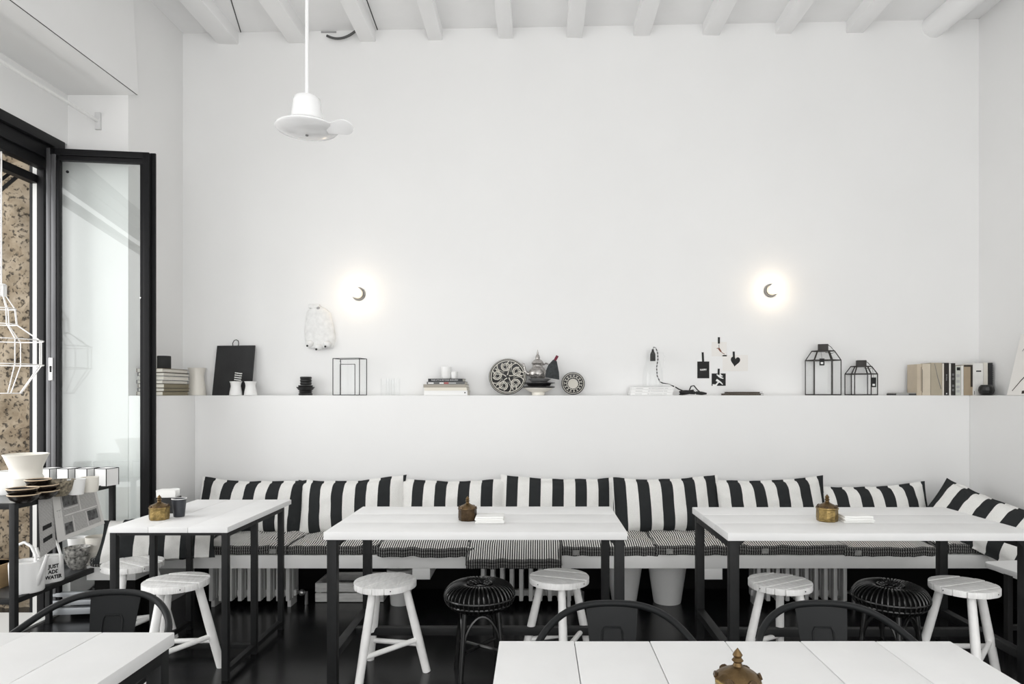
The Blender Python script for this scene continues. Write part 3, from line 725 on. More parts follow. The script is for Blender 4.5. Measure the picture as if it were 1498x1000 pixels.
def napkins(px, D, w_, d_, rz, lab):
    t = thing('napkin_stack', lab, 'napkins', (X(px, D), D, ZT), rz)
    hs = .0078
    for k in range(4):
        b = B(); N = 10; vs = []; fs = []
        dx, dy = .004*math.sin(k*2.1), .004*math.cos(k*1.7)
        for i in range(N+1):
            u = i/N; x = (u-.5)*w_*(1-.015*k)+dx; z0 = .0006+k*(hs+.0004)+.0022*k/3*noise.noise((u*2.5, k*.2, 3))
            sag = .0
            vs += [(x, -d_/2*(1-.03*k)+dy, z0), (x, d_/2+dy, z0), (x, d_/2+dy, z0+hs), (x, -d_/2*(1-.03*k)+dy+.002, z0+hs-.0005)]
        for i in range(N):
            for j in range(4): fs.append((i*4+j, i*4+(j+1)%4, i*4+4+(j+1)%4, i*4+4+j))
        fs += [(0, 1, 2, 3), (N*4+3, N*4+2, N*4+1, N*4)]
        b.add(vs, fs).build('napkin', NAPK, t, bevel=.002)
napkins(717, 3.36, 0.145, 0.12, 0.02, 'stack of folded white napkins beside the dark pot on the middle table')
napkins(1249, 3.38, 0.15, 0.13, 0.0, 'stack of folded white napkins beside the brass pot on the right table')
nh = thing('napkin_holder', 'black box holding white napkins on the left table', 'napkin holder', (X(246, 3.62), 3.62, ZT), 0.1)
b = B(); hw, hd, hh = .055, .035, .085
b.box(-hw, hw, -hd, -hd+.004, 0, hh).box(-hw, hw, hd-.004, hd, 0, hh).box(-hw, -hw+.004, -hd+.004, hd-.004, 0, hh).box(hw-.004, hw, -hd+.004, hd-.004, 0, hh).box(-hw+.004, hw-.004, -hd+.004, hd-.004, 0, .004)
b.build('box', BLACKM, nh)
b = B()
for k in range(6):
    y = -hd+.009+k*.0095
    b.grid(lambda u, v, y=y, k=k: ((u-.5)*.098, y+.004*noise.noise((u*3, v*3, k))*v+.006*(v**3)*(k-2.5)*.5, .006+v*.12+.004*noise.noise((u*2, k, 1))), 8, 8)
b.build('napkins', NAPK, nh, smooth=True)
cp = thing('ribbed_cup', 'black tapered cup beside the brass pot on the left table', 'cup', (X(262, 3.50), 3.50, ZT))
B().lathe([(0, 0), (.026, 0), (.027, .004), (.036, .094), (.033, .094), (.025, .006), (0, .006)], 24).build('body', mat('dark_grey_enamel', (0.03, 0.033, 0.04), 0.35), cp, smooth=True)
B().tube([(.0355*math.cos(2*PI*i/24), .0355*math.sin(2*PI*i/24), .094) for i in range(24)], .002, 6, closed=True).build('rim', WHITEC, cp, smooth=True)

# ================================================================== LAMPS AND FAN
for px, py, lab in ((525, 430, 'lit bare bulb wall lamp above the glass box'), (1127, 425, 'lit bare bulb wall lamp above the heart card and tall lantern')):
    t = thing('wall_lamp', lab, 'lamp', (X(px, YU), YU, Z(py, YU)), 0, 'round wall lamps with bare bulbs')
    B().lathe([(0, 0), (.049, 0), (.049, .012), (.045, .018), (.040, .018), (.038, .034), (.027, .036), (0, .036)], 28, rot(PI/2, 'X')).build('lamp_holder', GREYM, t, smooth=True)
    B().lathe([(0, .036), (.016, .036), (.020, .05), (.032, .072), (.036, .09), (.032, .108), (.02, .122), (0, .127)], 24, rot(PI/2, 'X')).build('bulb', BULB, t, smooth=True)
fan = thing('ceiling_fan', 'white ceiling fan hub hanging on a long thin rod', 'fan', (X(449, 2.7), 2.7, Z(190, 2.7)))
zc = cz(X(449, 2.7))-fan.location.z
FANW = mat('white_fan_enamel', (0.86, 0.86, 0.86), 0.2, coat=0.4)
B().tube([(0, 0, .11), (0, 0, zc-0.002)], .0075, 10).build('rod', FANW, fan, smooth=True)
B().lathe([(0, .132), (.045, .132), (.052, .126), (.055, .11), (.062, .05), (.063, .035), (0, .035)], 36).build('motor_housing', FANW, fan, smooth=True)
B().lathe([(0, .035), (.075, .035), (.08, .03), (.08, .026), (0, .026)], 36).build('collar', FANW, fan, smooth=True)
B().lathe([(0, .025), (.10, .022), (.122, .010), (.124, .004), (.118, -.002), (.07, -.016), (.02, -.02), (0, -.02)], 40).build('disc', FANW, fan, smooth=True)
B().lathe([(0, -.020), (.006, -.020), (.006, -.025), (0, -.026)], 10).build('screw_cap', mat('grey_screw', (0.2, 0.2, 0.2), 0.4), fan, smooth=True)
for k, a in enumerate((-0.25,)):
    Mr = rot(a, 'Z'); e_ = .05 if k else 0; pts = [(.09, -.02)]+[(.165-e_+.045*math.cos(-PI/2+PI*i/10), .036*math.sin(-PI/2+PI*i/10)) for i in range(11)]+[(.09, .02)]
    B().prism(pts, -.010, -.005, Mr @ rot(-.55, 'X')).build('blade_bracket', FANW, fan, bevel=.002)

# ================================================================== WIRE LAMPSHADE
wl_ = thing('wire_lampshade', 'white wire lampshade hanging in the street doorway', 'lampshade', (X(2, 3.84), 3.84, Z(575, 3.84)))
s = 3.84/F
P = [(24, 0), (50, 42), (50, 78), (19, 101), (19, 104), (17, 124), (6, 142), (6, 158)]
P = [(r*s, z*s) for r, z in P]
for k in range(8):
    a = k*PI/4+.2; B().tube([(r*math.cos(a), r*math.sin(a), z) for r, z in P], .0032, 6).build('rib', WIREW, wl_)
for r, z in (P[0], P[1], P[2], P[3], P[5], P[7]):
    B().tube([(r*math.cos(2*PI*i/32), r*math.sin(2*PI*i/32), z) for i in range(32)], .0034, 6, closed=True).build('ring', WIREW, wl_)
B().tube([(0, 0, P[7][1]-.01), (0, 0, 3.32-wl_.location.z)], .004, 6).build('cord', WIREW, wl_)
B().lathe([(0, P[7][1]+.01), (.022, P[7][1]+.008), (.022, P[6][1]), (0, P[6][1])], 12).build('socket', WHITEC, wl_, smooth=True)

# ================================================================== RACK AT THE LEFT
rx1, rx0, ry0, ry1 = -2.575, -2.99, 3.27, 4.06
ZR, ZR2 = 0.855, 0.385
rk = thing('metal_rack', 'two tier dark steel rack displaying crockery beside the street door', 'rack', (rx1, ry0, 0))
Dr = ry1-ry0; Wr = rx1-rx0; k_ = 0.028
for x in (-Wr, -k_):
    for y in (0, Dr-k_): B().box(x, x+k_, y, y+k_, 0, ZR).build('post', STEEL, rk, bevel=.002)
for z in (ZR-0.028, ZR2-0.028):
    for x in (-Wr, -k_): B().box(x+.001, x+k_-.001, k_+.0005, Dr-k_-.0005, z, z+.0275).build('side_rail', STEEL, rk, bevel=.002)
    for y in (0, Dr-k_): B().box(-Wr+k_+.0005, -k_-.0005, y+.001, y+k_-.001, z, z+.0275).build('end_rail', STEEL, rk, bevel=.002)
    B().box(-Wr+k_+.0005, -k_-.0005, k_+.0005, Dr-k_-.0005, z+.014, z+.024).build('shelf', mat('grey_shelf_steel', (0.05, 0.055, 0.06), 0.3, spec=0.6), rk)
zt1, zt2 = ZR-0.0035, ZR2-0.0035
# vase with flared rim
v = B().lathe([(0, 0), (.062, 0), (.072, .01), (.078, .09), (.080, .098), (.076, .106), (.072, .112), (.074, .15), (.10, .215), (.104, .222), (.098, .224), (.07, .155), (.066, .01), (0, .008)], 32).build('flared_vase', CREAM, smooth=True)
v = tag(v, 'cream vase with flared rim on the rack top', 'vase'); put(v, (X(38, 3.56), 3.56, zt1))
o = B().lathe([(0, 0), (.06, 0), (.066, .01), (.07, .125), (.066, .126), (.06, .012), (0, .01)], 28).build('white_beaker', WHITEC, smooth=True); tag(o, 'wide white beaker at the left edge of the rack top', 'cup'); put(o, (-2.87, 3.62, zt1))
def box_white(px, D, lab, rz=0.0):
    t = thing('gift_box', lab, 'box', (X(px, D), D, zt1), rz, 'white boxes with black edges')
    h = .043; hz = .102
    B().box(-h, h, -h, h, 0, hz).build('carton', mat('white_carton', (0.88, 0.88, 0.87), 0.6), t)
    b = B(); q = .0017
    for x in (-h, h):
        for y in (-h, h): b.box(x-q, x+q, y-q, y+q, 0, hz)
        b.box(x-q, x+q, -h, h, hz-q, hz+q)
    for y in (-h, h): b.box(-h, h, y-q, y+q, hz-q, hz+q)
    b.build('black_edges', INK, t)
for px, D, lab in ((156, 3.965, 'white box with black edges at the right end of the rack top'), (128, 3.965, 'white box with black edges behind the white cup on the rack top'), (101, 3.965, 'white box with black edges, third from the right on the rack top'), (74, 3.965, 'white box with black edges next to the cream flared vase')):
    box_white(px, D, lab, r_(-14))
def cup(px, D, r, h, lab, z, m=WHITEC, name='white_cup', top=1.12, rz=0):
    o = B().lathe([(0, 0), (r*.9, 0), (r*.93, .004), (r, h*.35), (r*top, h), (r*top-.004, h), (r-.005, h*.35), (r*.85, .008), (0, .008)], 28).build(name, m, smooth=True)
    tag(o, lab, 'cup'); put(o, (X(px, D), D, z), rz); return o
cup(131, 3.70, .044, .082, 'white cup in front of the boxes on the rack top', zt1, CREAM, top=1.0)
cup(112, 3.60, .036, .084, 'flared white cup beside the speckled bowl on the rack top', zt1, WHITEC, top=1.2)
def bowl(px, D, r, h, lab, z, m, rim=None, cat='bowl', grp=None):
    t = thing('bowl', lab, cat, (X(px, D), D, z), 0, grp)
    B().lathe([(0, 0), (r*.45, 0), (r*.5, .004), (r*.8, h*.4), (r, h), (r-.005, h), (r*.75, h*.42), (r*.4, .009), (0, .008)], 32).build('body', m, t, smooth=True)
    if rim:
        B().tube([((r-.003)*math.cos(2*PI*i/32), (r-.003)*math.sin(2*PI*i/32), h) for i in range(32)], .0032, 6, closed=True).build('rim', rim, t, smooth=True)
    return t
RIM = mat('cream_rim_glaze', (0.6, 0.47, 0.33), 0.4)
DBR = mat('black_brown_glaze', (0.012, 0.009, 0.007), 0.25)
bowl(35, 3.33, .070, .042, 'black bowl with cream rim, lower one of the front pair on the rack', zt1, DBR, RIM)
bowl(33, 3.33, .070, .042, 'black bowl with cream rim stacked on top of the front pair', zt1+.030, DBR, RIM)
bowl(64, 3.45, .070, .042, 'black bowl with cream rim at the bottom of the rear stack on the rack', zt1, DBR, RIM)
bowl(62, 3.45, .072, .042, 'black bowl with cream rim in the middle of the rear stack', zt1+.030, DBR, RIM)
bowl(56, 3.45, .060, .040, 'small dark bowl topmost of the rear stack on the rack', zt1+.060, DBR, RIM)
bowl(88, 3.55, .070, .085, 'speckled brown bowl beside the black bowls on the rack top', zt1, SPECK)
# newspapers over the side rail
def newspaper(y0, y1, dz, tilt, lab, seed):
    t = thing('newspaper', lab, 'newspaper', (rx1, (ry0+0), 0)); W_ = y1-y0
    m = striped('newsprint_lines_%d' % seed, (0.62, 0.61, 0.59), (0.34, 0.335, 0.33), 0.0022, 0, axis='Z', var=0.2)
    def sh(u, v, off=0.0):
        y = y0-ry0+u*W_
        if v < .25:
            q = v/.25; x = -.055+.058*q; z = ZR+.0025+off+ (.0)*q
        else:
            q = (v-.25)/.75; x = .004+off+.05*q*(0.6+0.5*u)*tilt; z = ZR+.002-q*dz*(1-.0*u)-.03*q*(1-u)*1.2
        return (x, y, z)
    b = B().grid(lambda u, v: sh(u, v), 12, 24); b.grid(lambda u, v: sh(u, v, .0012), 12, 24)
    b.build('sheet', m, t, smooth=True, ang=60)
    def blk(u0, u1, v0, v1, mm, nm='printed_photo'):
        b = B().grid(lambda u, v: sh(u0+(u1-u0)*u, v0+(v1-v0)*v, .0022), 4, 6); b.build(nm, mm, t)
    return t, blk
NEWSW = mat('newsprint_margin', (0.66, 0.65, 0.63), 0.9)
t, blk = newspaper(3.515, 3.86, .215, 1.0, 'folded newspaper hung over the side rail of the rack', 1)
blk(.0, .16, .26, .99, NEWSW, 'margin'); blk(.94, 1, .26, .99, NEWSW, 'margin'); blk(.0, 1, .93, .995, NEWSW, 'margin'); blk(.16, 1, .26, .29, NEWSW, 'margin')
blk(.20, .52, .29, .48, mat('photo_grey', (0.13, 0.13, 0.13), 0.9, var=0.7, vscale=40)); blk(.68, .9, .66, .84, MATS['photo_grey']); blk(.05, .15, .5, .62, MATS['photo_grey']); blk(.18, .34, .74, .92, MATS['photo_grey'])
for (u0, u1, v0, v1) in ((.55, .57, .3, .6), (.2, .93, .605, .625), (.36, .375, .65, .92), (.65, .665, .65, .92), (.2, .52, .5, .515)): blk(u0, u1, v0, v1, NEWSW, 'column_gap')
t, blk = newspaper(3.42, 3.52, .27, 0.35, 'second folded newspaper hanging behind the first on the rack', 2)
for (v0, v1) in ((.62, .68), (.78, .84)): blk(.2, .8, v0, v1, INK, 'headline')

# lower shelf: watering cans, bowls, cups, boxes
def watering_can(loc, r0, r1, h, lab, handle=True, sp=1, hd=0.3):
    t = thing('watering_can', lab, 'watering can', loc, hd)
    B().lathe([(0, 0), (r0*.96, 0), (r0, .006), (r0*.99, .012), (r1*1.02, h-.012), (r1, h), (r1*.62, h+.002), (r1*.60, h-.01), (0, h-.012)], 36).build('body', WHITEC, t, smooth=True)
    key = [(-r1*.7, h-.004), (-r1*.72, h+.03), (-r1*.35, h+.075), (r1*.25, h+.095), (r1*.9, h+.075), (r1*1.35, h+.02), (r1*1.38, h-.04), (r0*1.02, h*.40)]
    pts = []
    for i in range(29):
        f = i/28*(len(key)-1); j = min(int(f), len(key)-2); g = f-j; g = g*g*(3-2*g)*.5+g*.5
        pts.append((key[j][0]*(1-g)+key[j+1][0]*g, 0, key[j][1]*(1-g)+key[j+1][1]*g))
    B().tube(pts, .007, 8).build('handle', WHITEC, t, smooth=True)
    B().tube([(-r0*.85, 0, h*.25), (-r0*1.35, 0, h*.75), (-r0*1.8, 0, h*1.25)], [.014, .010, .008], 10).build('spout', WHITEC, t, smooth=True)
    return t
c1 = watering_can((X(40, 3.42), 3.42, zt2), .074, .078, .155, 'larger plain white watering can at the front of the rack lower shelf', hd=r_(165))
c2 = watering_can((X(74, 3.60), 3.60, zt2), .062, .056, .137, 'white watering can printed with black words on the rack lower shelf', hd=r_(-20))
for i, wd_ in enumerate(('JUST', 'ADD', 'WATER')):
    zz = .089-.0285*i
    r_at = .062-(.006)*zz/.137+.0014
    q = text('lettering', wd_, .027, INK, c2, Matrix.Identity(4), xs=0.85, bold=.0012)
    # wrap each word round the can
    a0 = r_(-20)
    for vv in q.data.vertices:
        x, y, z = vv.co; a = a0+x/r_at; vv.co = ((r_at+z)*math.cos(a), (r_at+z)*math.sin(a), zz+y)
bowl(113, 3.85, .064, .078, 'patterned black and white bowl, lower of two on the rack lower shelf', zt2, BOWLP)
bowl(113, 3.85, .068, .075, 'patterned black and white bowl stacked upper of two on the rack lower shelf', zt2+.052, BOWLP)
cup(141, 3.975, .055, .082, 'cream cup, lower of two stacked at the right of the rack lower shelf', zt2, CREAM, top=1.08)
cup(142, 3.975, .057, .085, 'cream cup, upper of two stacked at the right of the rack lower shelf', zt2+.078, CREAM, top=1.08)
cup(114, 4.0, .045, .115, 'tall white cup behind the patterned bowls on the rack lower shelf', zt2+.035, WHITEC, top=1.2).location.x -= 0.0
B().box(-.05, .05, -.05, .05, 0, .034).build('cup_tray', BLACKM)
tr = bpy.data.objects['cup_tray']; tag(tr, 'small black block under the tall white cup on the lower shelf', 'tray'); put(tr, (X(114, 4.0), 4.0, zt2+.0005))
bowl(66, 3.82, .072, .075, 'speckled wide bowl behind the watering cans on the lower shelf', zt2, SPECK)
wb_ = thing('wooden_box', 'pale wooden box with dark lettering at the left end of the lower shelf', 'box', (-2.855, 3.50, zt2), 0)
b = B(); b.box(-.055, .055, -.09, -.082, 0, .12).box(-.055, .055, .082, .09, 0, .12).box(-.055, -.047, -.082, .082, 0, .12).box(.047, .055, -.082, .082, 0, .12).box(-.047, .047, -.082, .082, 0, .008)
b.build('sides', WOOD, wb_, bevel=.0015)
B().box(-.054, .054, -.0915, -.0902, .004, .085).build('label_panel', mat('pale_board', (0.62, 0.57, 0.48), 0.8), wb_)
text('lettering', 'FRU', .042, INK, wb_, T((0, -.092, .062)) @ FACE); text('lettering', 'LAS', .036, mat('red_ink', (0.3, .08, .06), .8), wb_, T((0, -.092, .024)) @ FACE)

# ================================================================== LEDGE OBJECTS
D0 = 4.84; s = D0/F; zs = ZS+0.0008
def on(px, D=D0): return (X(px, D), D, zs)
# stacked books on the left ledge
hts = [.026, .024, .027, .025, .026, .024, .027]; z = zs
labs = ['bottom', 'second', 'third', 'middle', 'fifth', 'sixth', 'topmost']
for i, h in enumerate(hts):
    t = thing('stacked_book', '%s of seven pale books stacked on the ledge behind the glass door' % labs[i], 'book', (-2.54+.003*((i*7)%3-1), 4.52+.004*((i*5)%3-1), z), 0, 'books stacked behind the door leaf')
    cv = mat('book_cover_pale', (0.72, 0.71, 0.68), 0.6) if i > 2 else mat('book_cover_taupe', (0.24, 0.21, 0.14), 0.6)
    if i == 6: cv = mat('book_cover_brown', (0.2, 0.16, 0.11), 0.6)
    B().box(-.082, .082, -.155, .155, .003, h-.003).build('pages', PAGES, t)
    b = B(); b.box(-.088, .088, -.16, .16, 0, .0028).box(-.088, .088, -.16, .16, h-.0028, h-.0002); b.box(-.088, -.0832, -.16, .16, .003, h-.003)
    b.build('cover', BLACKM if i % 2 else cv, t)
    if i in (0, 1, 2): B().box(.0825, .085, -.154, .154, .0032, h-.0032).build('spine_band', cv, t)
    z += h
o = B().lathe([(0, 0), (.040, 0), (.042, .003), (.042, .082), (.040, .085), (0, .085)], 32).build('black_candle', BLACKM, smooth=True); tag(o, 'black cylindrical candle on top of the pale book stack', 'candle'); put(o, (X(240, 4.45), 4.45, z+.0005))
def hourglass(px, w_, h, lab, D=D0, m=CREAM):
    r = w_/2
    o = B().lathe([(0, 0), (r, 0), (r*1.0, .004), (r*.94, h*.25), (r*.78, h*.6), (r*.76, h*.68), (r*.82, h*.85), (r*.96, h), (r*.88, h), (r*.7, h*.68), (r*.85, .01), (0, .008)], 28).build('hourglass_vase', m, smooth=True)
    tag(o, lab, 'vase'); put(o, on(px, D)); return o
hourglass(288, .128, .20, 'tall cream waisted vase between the book stack and the black board', 4.855)
bd = thing('slate_board', 'black rectangular board with a wire loop leaning against the wall', 'board', (X(340, 4.83), 4.83, zs), 0, rx=r_(-9), ry=r_(-.5))
b = B(); b.add([(-.148, -.004, 0), (.138, -.004, 0), (.146, -.004, .37), (-.135, -.004, .37), (-.148, .004, 0), (.138, .004, 0), (.146, .004, .37), (-.135, .004, .37)], [(0,1,2,3),(4,7,6,5),(0,4,5,1),(1,5,6,2),(2,6,7,3),(3,7,4,0)])
b.build('panel', SLATE, bd, bevel=.002)
B().tube([(-.02, 0, .365), (-.022, 0, .39), (-.012, 0, .41), (.003, 0, .414), (.018, 0, .405), (.022, 0, .385), (.02, 0, .365)], .003, 6).build('wire_loop', STEEL, bd, smooth=True)
hourglass(345, .088, .10, 'small white waisted cup holding striped sticks', 4.775, WHITEC)
hourglass(366.5, .088, .10, 'empty small white waisted cup in front of the black board', 4.775, WHITEC)
stp = striped('stick_bands', (0.85, 0.85, 0.83), (0.03, 0.03, 0.03), 0.008, 0, axis='Z')
t = thing('striped_sticks', 'bundle of white sticks with black bands in the left waisted cup', 'sticks', (X(345, 4.775), 4.775, zs+.012), 0, ry=r_(8))
for i in range(3):
    for j in range(3):
        B().tube([(-.012+.012*i, -.012+.012*j, .0), (-.016+.015*i, -.014+.014*j, .155)], .0052, 8).build('stick', stp, t, smooth=True)
# black crockery stack
def lath(name, prof, m, px, z, lab, cat, D=D0, n=28, grp=None):
    o = B().lathe(prof, n).build(name, m, smooth=True); tag(o, lab, cat, grp); put(o, (X(px, D), D, z)); return o
z = zs
lath('black_plate', [(0, 0), (.045, 0), (.05, .006), (.047, .012), (.042, .02), (.05, .028), (0, .028)], BLACKC, 447, z, 'black footed stand at the base of the black crockery stack', 'stand'); z += .0285
lath('black_bowl', [(0, 0), (.04, 0), (.052, .012), (.066, .032), (.063, .032), (.048, .014), (0, .008)], BLACKC, 447, z, 'wide black bowl in the black crockery stack', 'bowl'); z += .0335
lath('black_saucer', [(0, -.022), (.035, -.022), (.05, .0), (.052, .01), (0, .012)], BLACKC, 447, z+.0, 'small black dish in the middle of the black crockery stack', 'dish'); z += .0125
for k in range(3):
    lath('black_cup', [(0, 0), (.036, 0), (.041, .006), (.041, .017), (.038, .02), (0, .02)], BLACKC, 447.5, z, ['lowest small black cup of the three on the crockery stack', 'middle small black cup of the three on the crockery stack', 'uppermost small black cup on the crockery stack'][k], 'cup', grp='small black cups in the crockery stack'); z += .0203
# glass box with black edges
gb = thing('glass_box', 'clear glass box with thin black metal edges, left part of the ledge', 'glass box', (X(487, 4.78), 4.78, zs), r_(-11))
w1, dpt, hh = .206, .115, .265; q = .0022
b = B()
for x in (0, w1):
    for y in (0, dpt): b.box(x-q, x+q, y-q, y+q, 0, hh)
for z in (q, hh):
    for y in (0, dpt): b.box(0, w1, y-q, y+q, z-q, z+q)
    for x in (0, w1): b.box(x-q, x+q, 0, dpt, z-q, z+q)
b.build('metal_edges', BLACKM, gb)
for (x0, x1, y0, y1) in ((.003, w1-.003, -.0008, .0008), (.003, w1-.003, dpt-.0008, dpt+.0008), (-.0008, .0008, .003, dpt-.003), (w1-.0008, w1+.0008, .003, dpt-.003)): B().add([(x0, (y0+y1)/2, .005), (x1, (y0+y1)/2, .005), (x1, (y0+y1)/2, hh-.005), (x0, (y0+y1)/2, hh-.005)] if x1-x0 > .01 else [((x0+x1)/2, y0, .005), ((x0+x1)/2, y1, .005), ((x0+x1)/2, y1, hh-.005), ((x0+x1)/2, y0, hh-.005)], [(0, 1, 2, 3)]).build('pane', CLEAR, gb)
B().add([(.042, .032, .004), (.154, .032, .004), (.154, .032, .224), (.042, .032, .224)], [(0, 1, 2, 3)]).build('inner_glass', CLEAR, gb)
b = B()
for x in (.04, .155): b.box(x-.002, x+.002, .03, .034, .004, .225)
b.box(.04, .155, .03, .034, .222, .226); b.build('inner_edges', BLACKM, gb)
B().lathe([(0, 0), (.004, 0), (.004, .004), (0, .004)], 8, T((.06, -.003, hh-.02)) @ rot(PI/2, 'X')).build('hook', BLACKM, gb)
for px, D, lab in ((563.5, 4.82, 'left of the clear glass tumblers beside the glass box'), (571, 4.87, 'rear clear glass tumbler between the two beside the glass box'), (578.5, 4.82, 'right of the clear glass tumblers beside the glass box')):
    lath('glass_tumbler', [(0, 0), (.03, 0), (.033, .004), (.034, .12), (.0325, .12)], CLEAR, px, zs, lab, 'glass', D, grp='clear tumblers on the ledge')
# horizontal book stack with cups
z = zs
for (a, c, h, cm, lab, br) in ((620, 684, .034, (0.82, 0.82, 0.81), 'thick white book at the bottom of the flat stack on the ledge', None), (620.5, 683, .022, (0.75, 0.71, 0.62), 'cream book second from the bottom of the flat stack', None), (619, 682, .023, (0.36, 0.33, 0.28), 'taupe book in the middle of the flat stack on the ledge', None), (624, 680, .019, (0.12, 0.12, 0.12), 'grey and white spined book under the top black book', 'b'), (626, 677, .022, (0.015, 0.017, 0.02), 'black book with pale spine title on top of the flat stack', 't')):
    cx_ = (a+c)/2
    t = thing('flat_book', lab, 'book', (X(cx_, 4.775), 4.775, z), r_(-3), 'books lying in the flat stack'); wd_ = (c-a)*4.775/F/2
    cv = mat('cover_%03d_%03d' % (int(cm[0]*999), int(cm[2]*999)), cm, .5)
    B().box(-wd_+.004, wd_-.003, .004, .137, .003, h-.003).build('pages', PAGES, t)
    b = B(); b.box(-wd_, wd_, 0, .14, 0, .0026).box(-wd_, wd_, 0, .14, h-.0028, h-.0002).box(-wd_, wd_, 0, .0035, .0027, h-.0029); b.build('cover', cv, t)
    if br == 't': text('spine_title', 'PURE STYLE BEYOND BORDERS', .0145, mat('pale_title', (.7, .7, .7), .8), t, T((-.005, -.0006, h/2)) @ FACE, xs=.95)
    if br == 'b':
        B().box(-wd_+.01, -wd_+.05, -.0008, .0002, .004, h-.006).build('spine_patch', PAPER, t); B().box(-.045, -.015, -.0008, .0002, .004, h-.006).build('spine_patch', PAPER, t)
        B().box(-.012, .02, -.0008, .0002, .002, h-.004).build('spine_patch', mat('faded_red', (.4, .12, .12), .8), t); B().box(.022, .075, -.0008, .0002, .005, h-.007).build('spine_patch', mat('pale_grey_patch', (.5, .5, .5), .8), t)
    if 'thick' in lab: B().lathe([(0, 0), (.005, 0), (.005, .001), (0, .001)], 10, T((wd_-.018, 0, h*.55)) @ rot(PI/2, 'X')).build('spine_dot', INK, t)
    z += h
o = lath('white_cup', [(0, 0), (.033, 0), (.035, .003), (.038, .086), (.036, .086), (.032, .006), (0, .006)], WHITEC, 653, z+.0005, 'taller white cup on top of the flat book stack', 'cup', 4.83)
lath('white_cup', [(0, 0), (.020, 0), (.021, .003), (.025, .05), (.0235, .05), (.019, .005), (0, .005)], WHITEC, 664.5, z+.0005, 'small white cup beside the taller cup on the flat book stack', 'cup', 4.82)

# patterned plates
def ribbon(b, pts, w0, w1, y):
    N = len(pts); L = []; R = []
    for i, (x, z) in enumerate(pts):
        a = pts[max(i-1, 0)]; c = pts[min(i+1, N-1)]; dx, dz = c[0]-a[0], c[1]-a[1]; l = math.hypot(dx, dz) or 1
        wv = (w0+(w1-w0)*i/(N-1))/2; L.append((x-dz/l*wv, y, z+dx/l*wv)); R.append((x+dz/l*wv, y, z-dx/l*wv))
    k = len(b.v); b.v += [Vector(p) for p in L+R]
    b.f += [(k+i, k+i+1, k+N+i+1, k+N+i) for i in range(N-1)]
R = .137
pl = thing('patterned_plate', 'large black and cream arabesque plate leaning against the wall', 'plate', (X(742.5, 4.80), 4.80, zs+.001), 0, rx=r_(-16))
Mx = T((0, 0, R)) @ rot(PI/2, 'X')
B().lathe([(0, -.008), (R*.6, -.008), (R*.98, .012), (R, .014), (R*.985, .018), (R*.82, .010), (R*.55, .0), (0, .0)], 48, Mx).build('plate_body', BLACKC, pl, smooth=True)
IV = mat('ivory_glaze', (0.58, 0.56, 0.50), 0.4)
b = B()
for rr, wv in ((R*.955, .003), (R*.875, .0055)):
    ring = [(rr*math.cos(2*PI*i/60), R+rr*math.sin(2*PI*i/60)) for i in range(61)]; ribbon(b, ring, wv, wv, -.019 if rr > R*.9 else -.017)
def place(pts, ang, ox, oz, sc):
    c, s_ = math.cos(ang), math.sin(ang); return [(ox+sc*(x*c-z_*s_), oz+sc*(x*s_+z_*c)) for x, z_ in pts]
spir = [((.33-.030*i*.33)*math.cos(i*.62), (.33-.030*i*.33)*math.sin(i*.62)) for i in range(22)]
arc = [(.1+.9*i/10, .35*math.sin(PI*i/10*.8)) for i in range(11)]
for k in range(5):
    a = k*2*PI/5+.5
    ribbon(b, place(spir, a+.6, R*.56*math.cos(a), R+R*.56*math.sin(a), R*.78), .0085, .004, -.0145)
    for q_, sc, wa in ((.38, .62, .0075), (.62, .52, .006), (.86, .6, .0075)):
        ribbon(b, place(arc, a+q_, R*.24*math.cos(a+q_), R+R*.24*math.sin(a+q_), R*sc), .002, wa, -.0142)
    ribbon(b, place([(x, -y) for x, y in arc], a+.2, R*.05*math.cos(a), R+R*.05*math.sin(a), R*.36), .009, .002, -.0138)
    ribbon(b, place([(x, -y*.6) for x, y in arc], a+.95, R*.42*math.cos(a+.9), R+R*.42*math.sin(a+.9), R*.40), .008, .003, -.0140)
b.build('painted_scrolls', IV, pl)
R2 = .085
p2 = thing('patterned_plate', 'small black plate with pale centre and ring of loops leaning on the wall', 'plate', (X(838.5, 4.82), 4.82, zs+.001), 0, rx=r_(-14))
Mx = T((0, 0, R2)) @ rot(PI/2, 'X')
B().lathe([(0, -.006), (R2*.6, -.006), (R2*.98, .010), (R2, .012), (R2*.97, .014), (R2*.5, .002), (0, .002)], 40, Mx).build('plate_body', BLACKC, p2, smooth=True)
B().lathe([(0, .0021), (R2*.44, .0021), (R2*.44, .0032), (0, .0032)], 32, Mx).build('pale_centre', IV, p2)
b = B()
for k in range(15):
    a = 2*PI*k/15; cxx, czz = R2*.66*math.cos(a), R2+R2*.66*math.sin(a)
    ribbon(b, [(cxx+.0115*math.cos(a+q_), czz+.0115*math.sin(a+q_)) for q_ in [.5+5.3*i/12 for i in range(13)]], .005, .003, -.0115)
ring = [(R2*.90*math.cos(2*PI*i/48), R2+R2*.90*math.sin(2*PI*i/48)) for i in range(49)]; ribbon(b, ring, .004, .004, -.0145)
b.build('painted_loops', IV, p2)
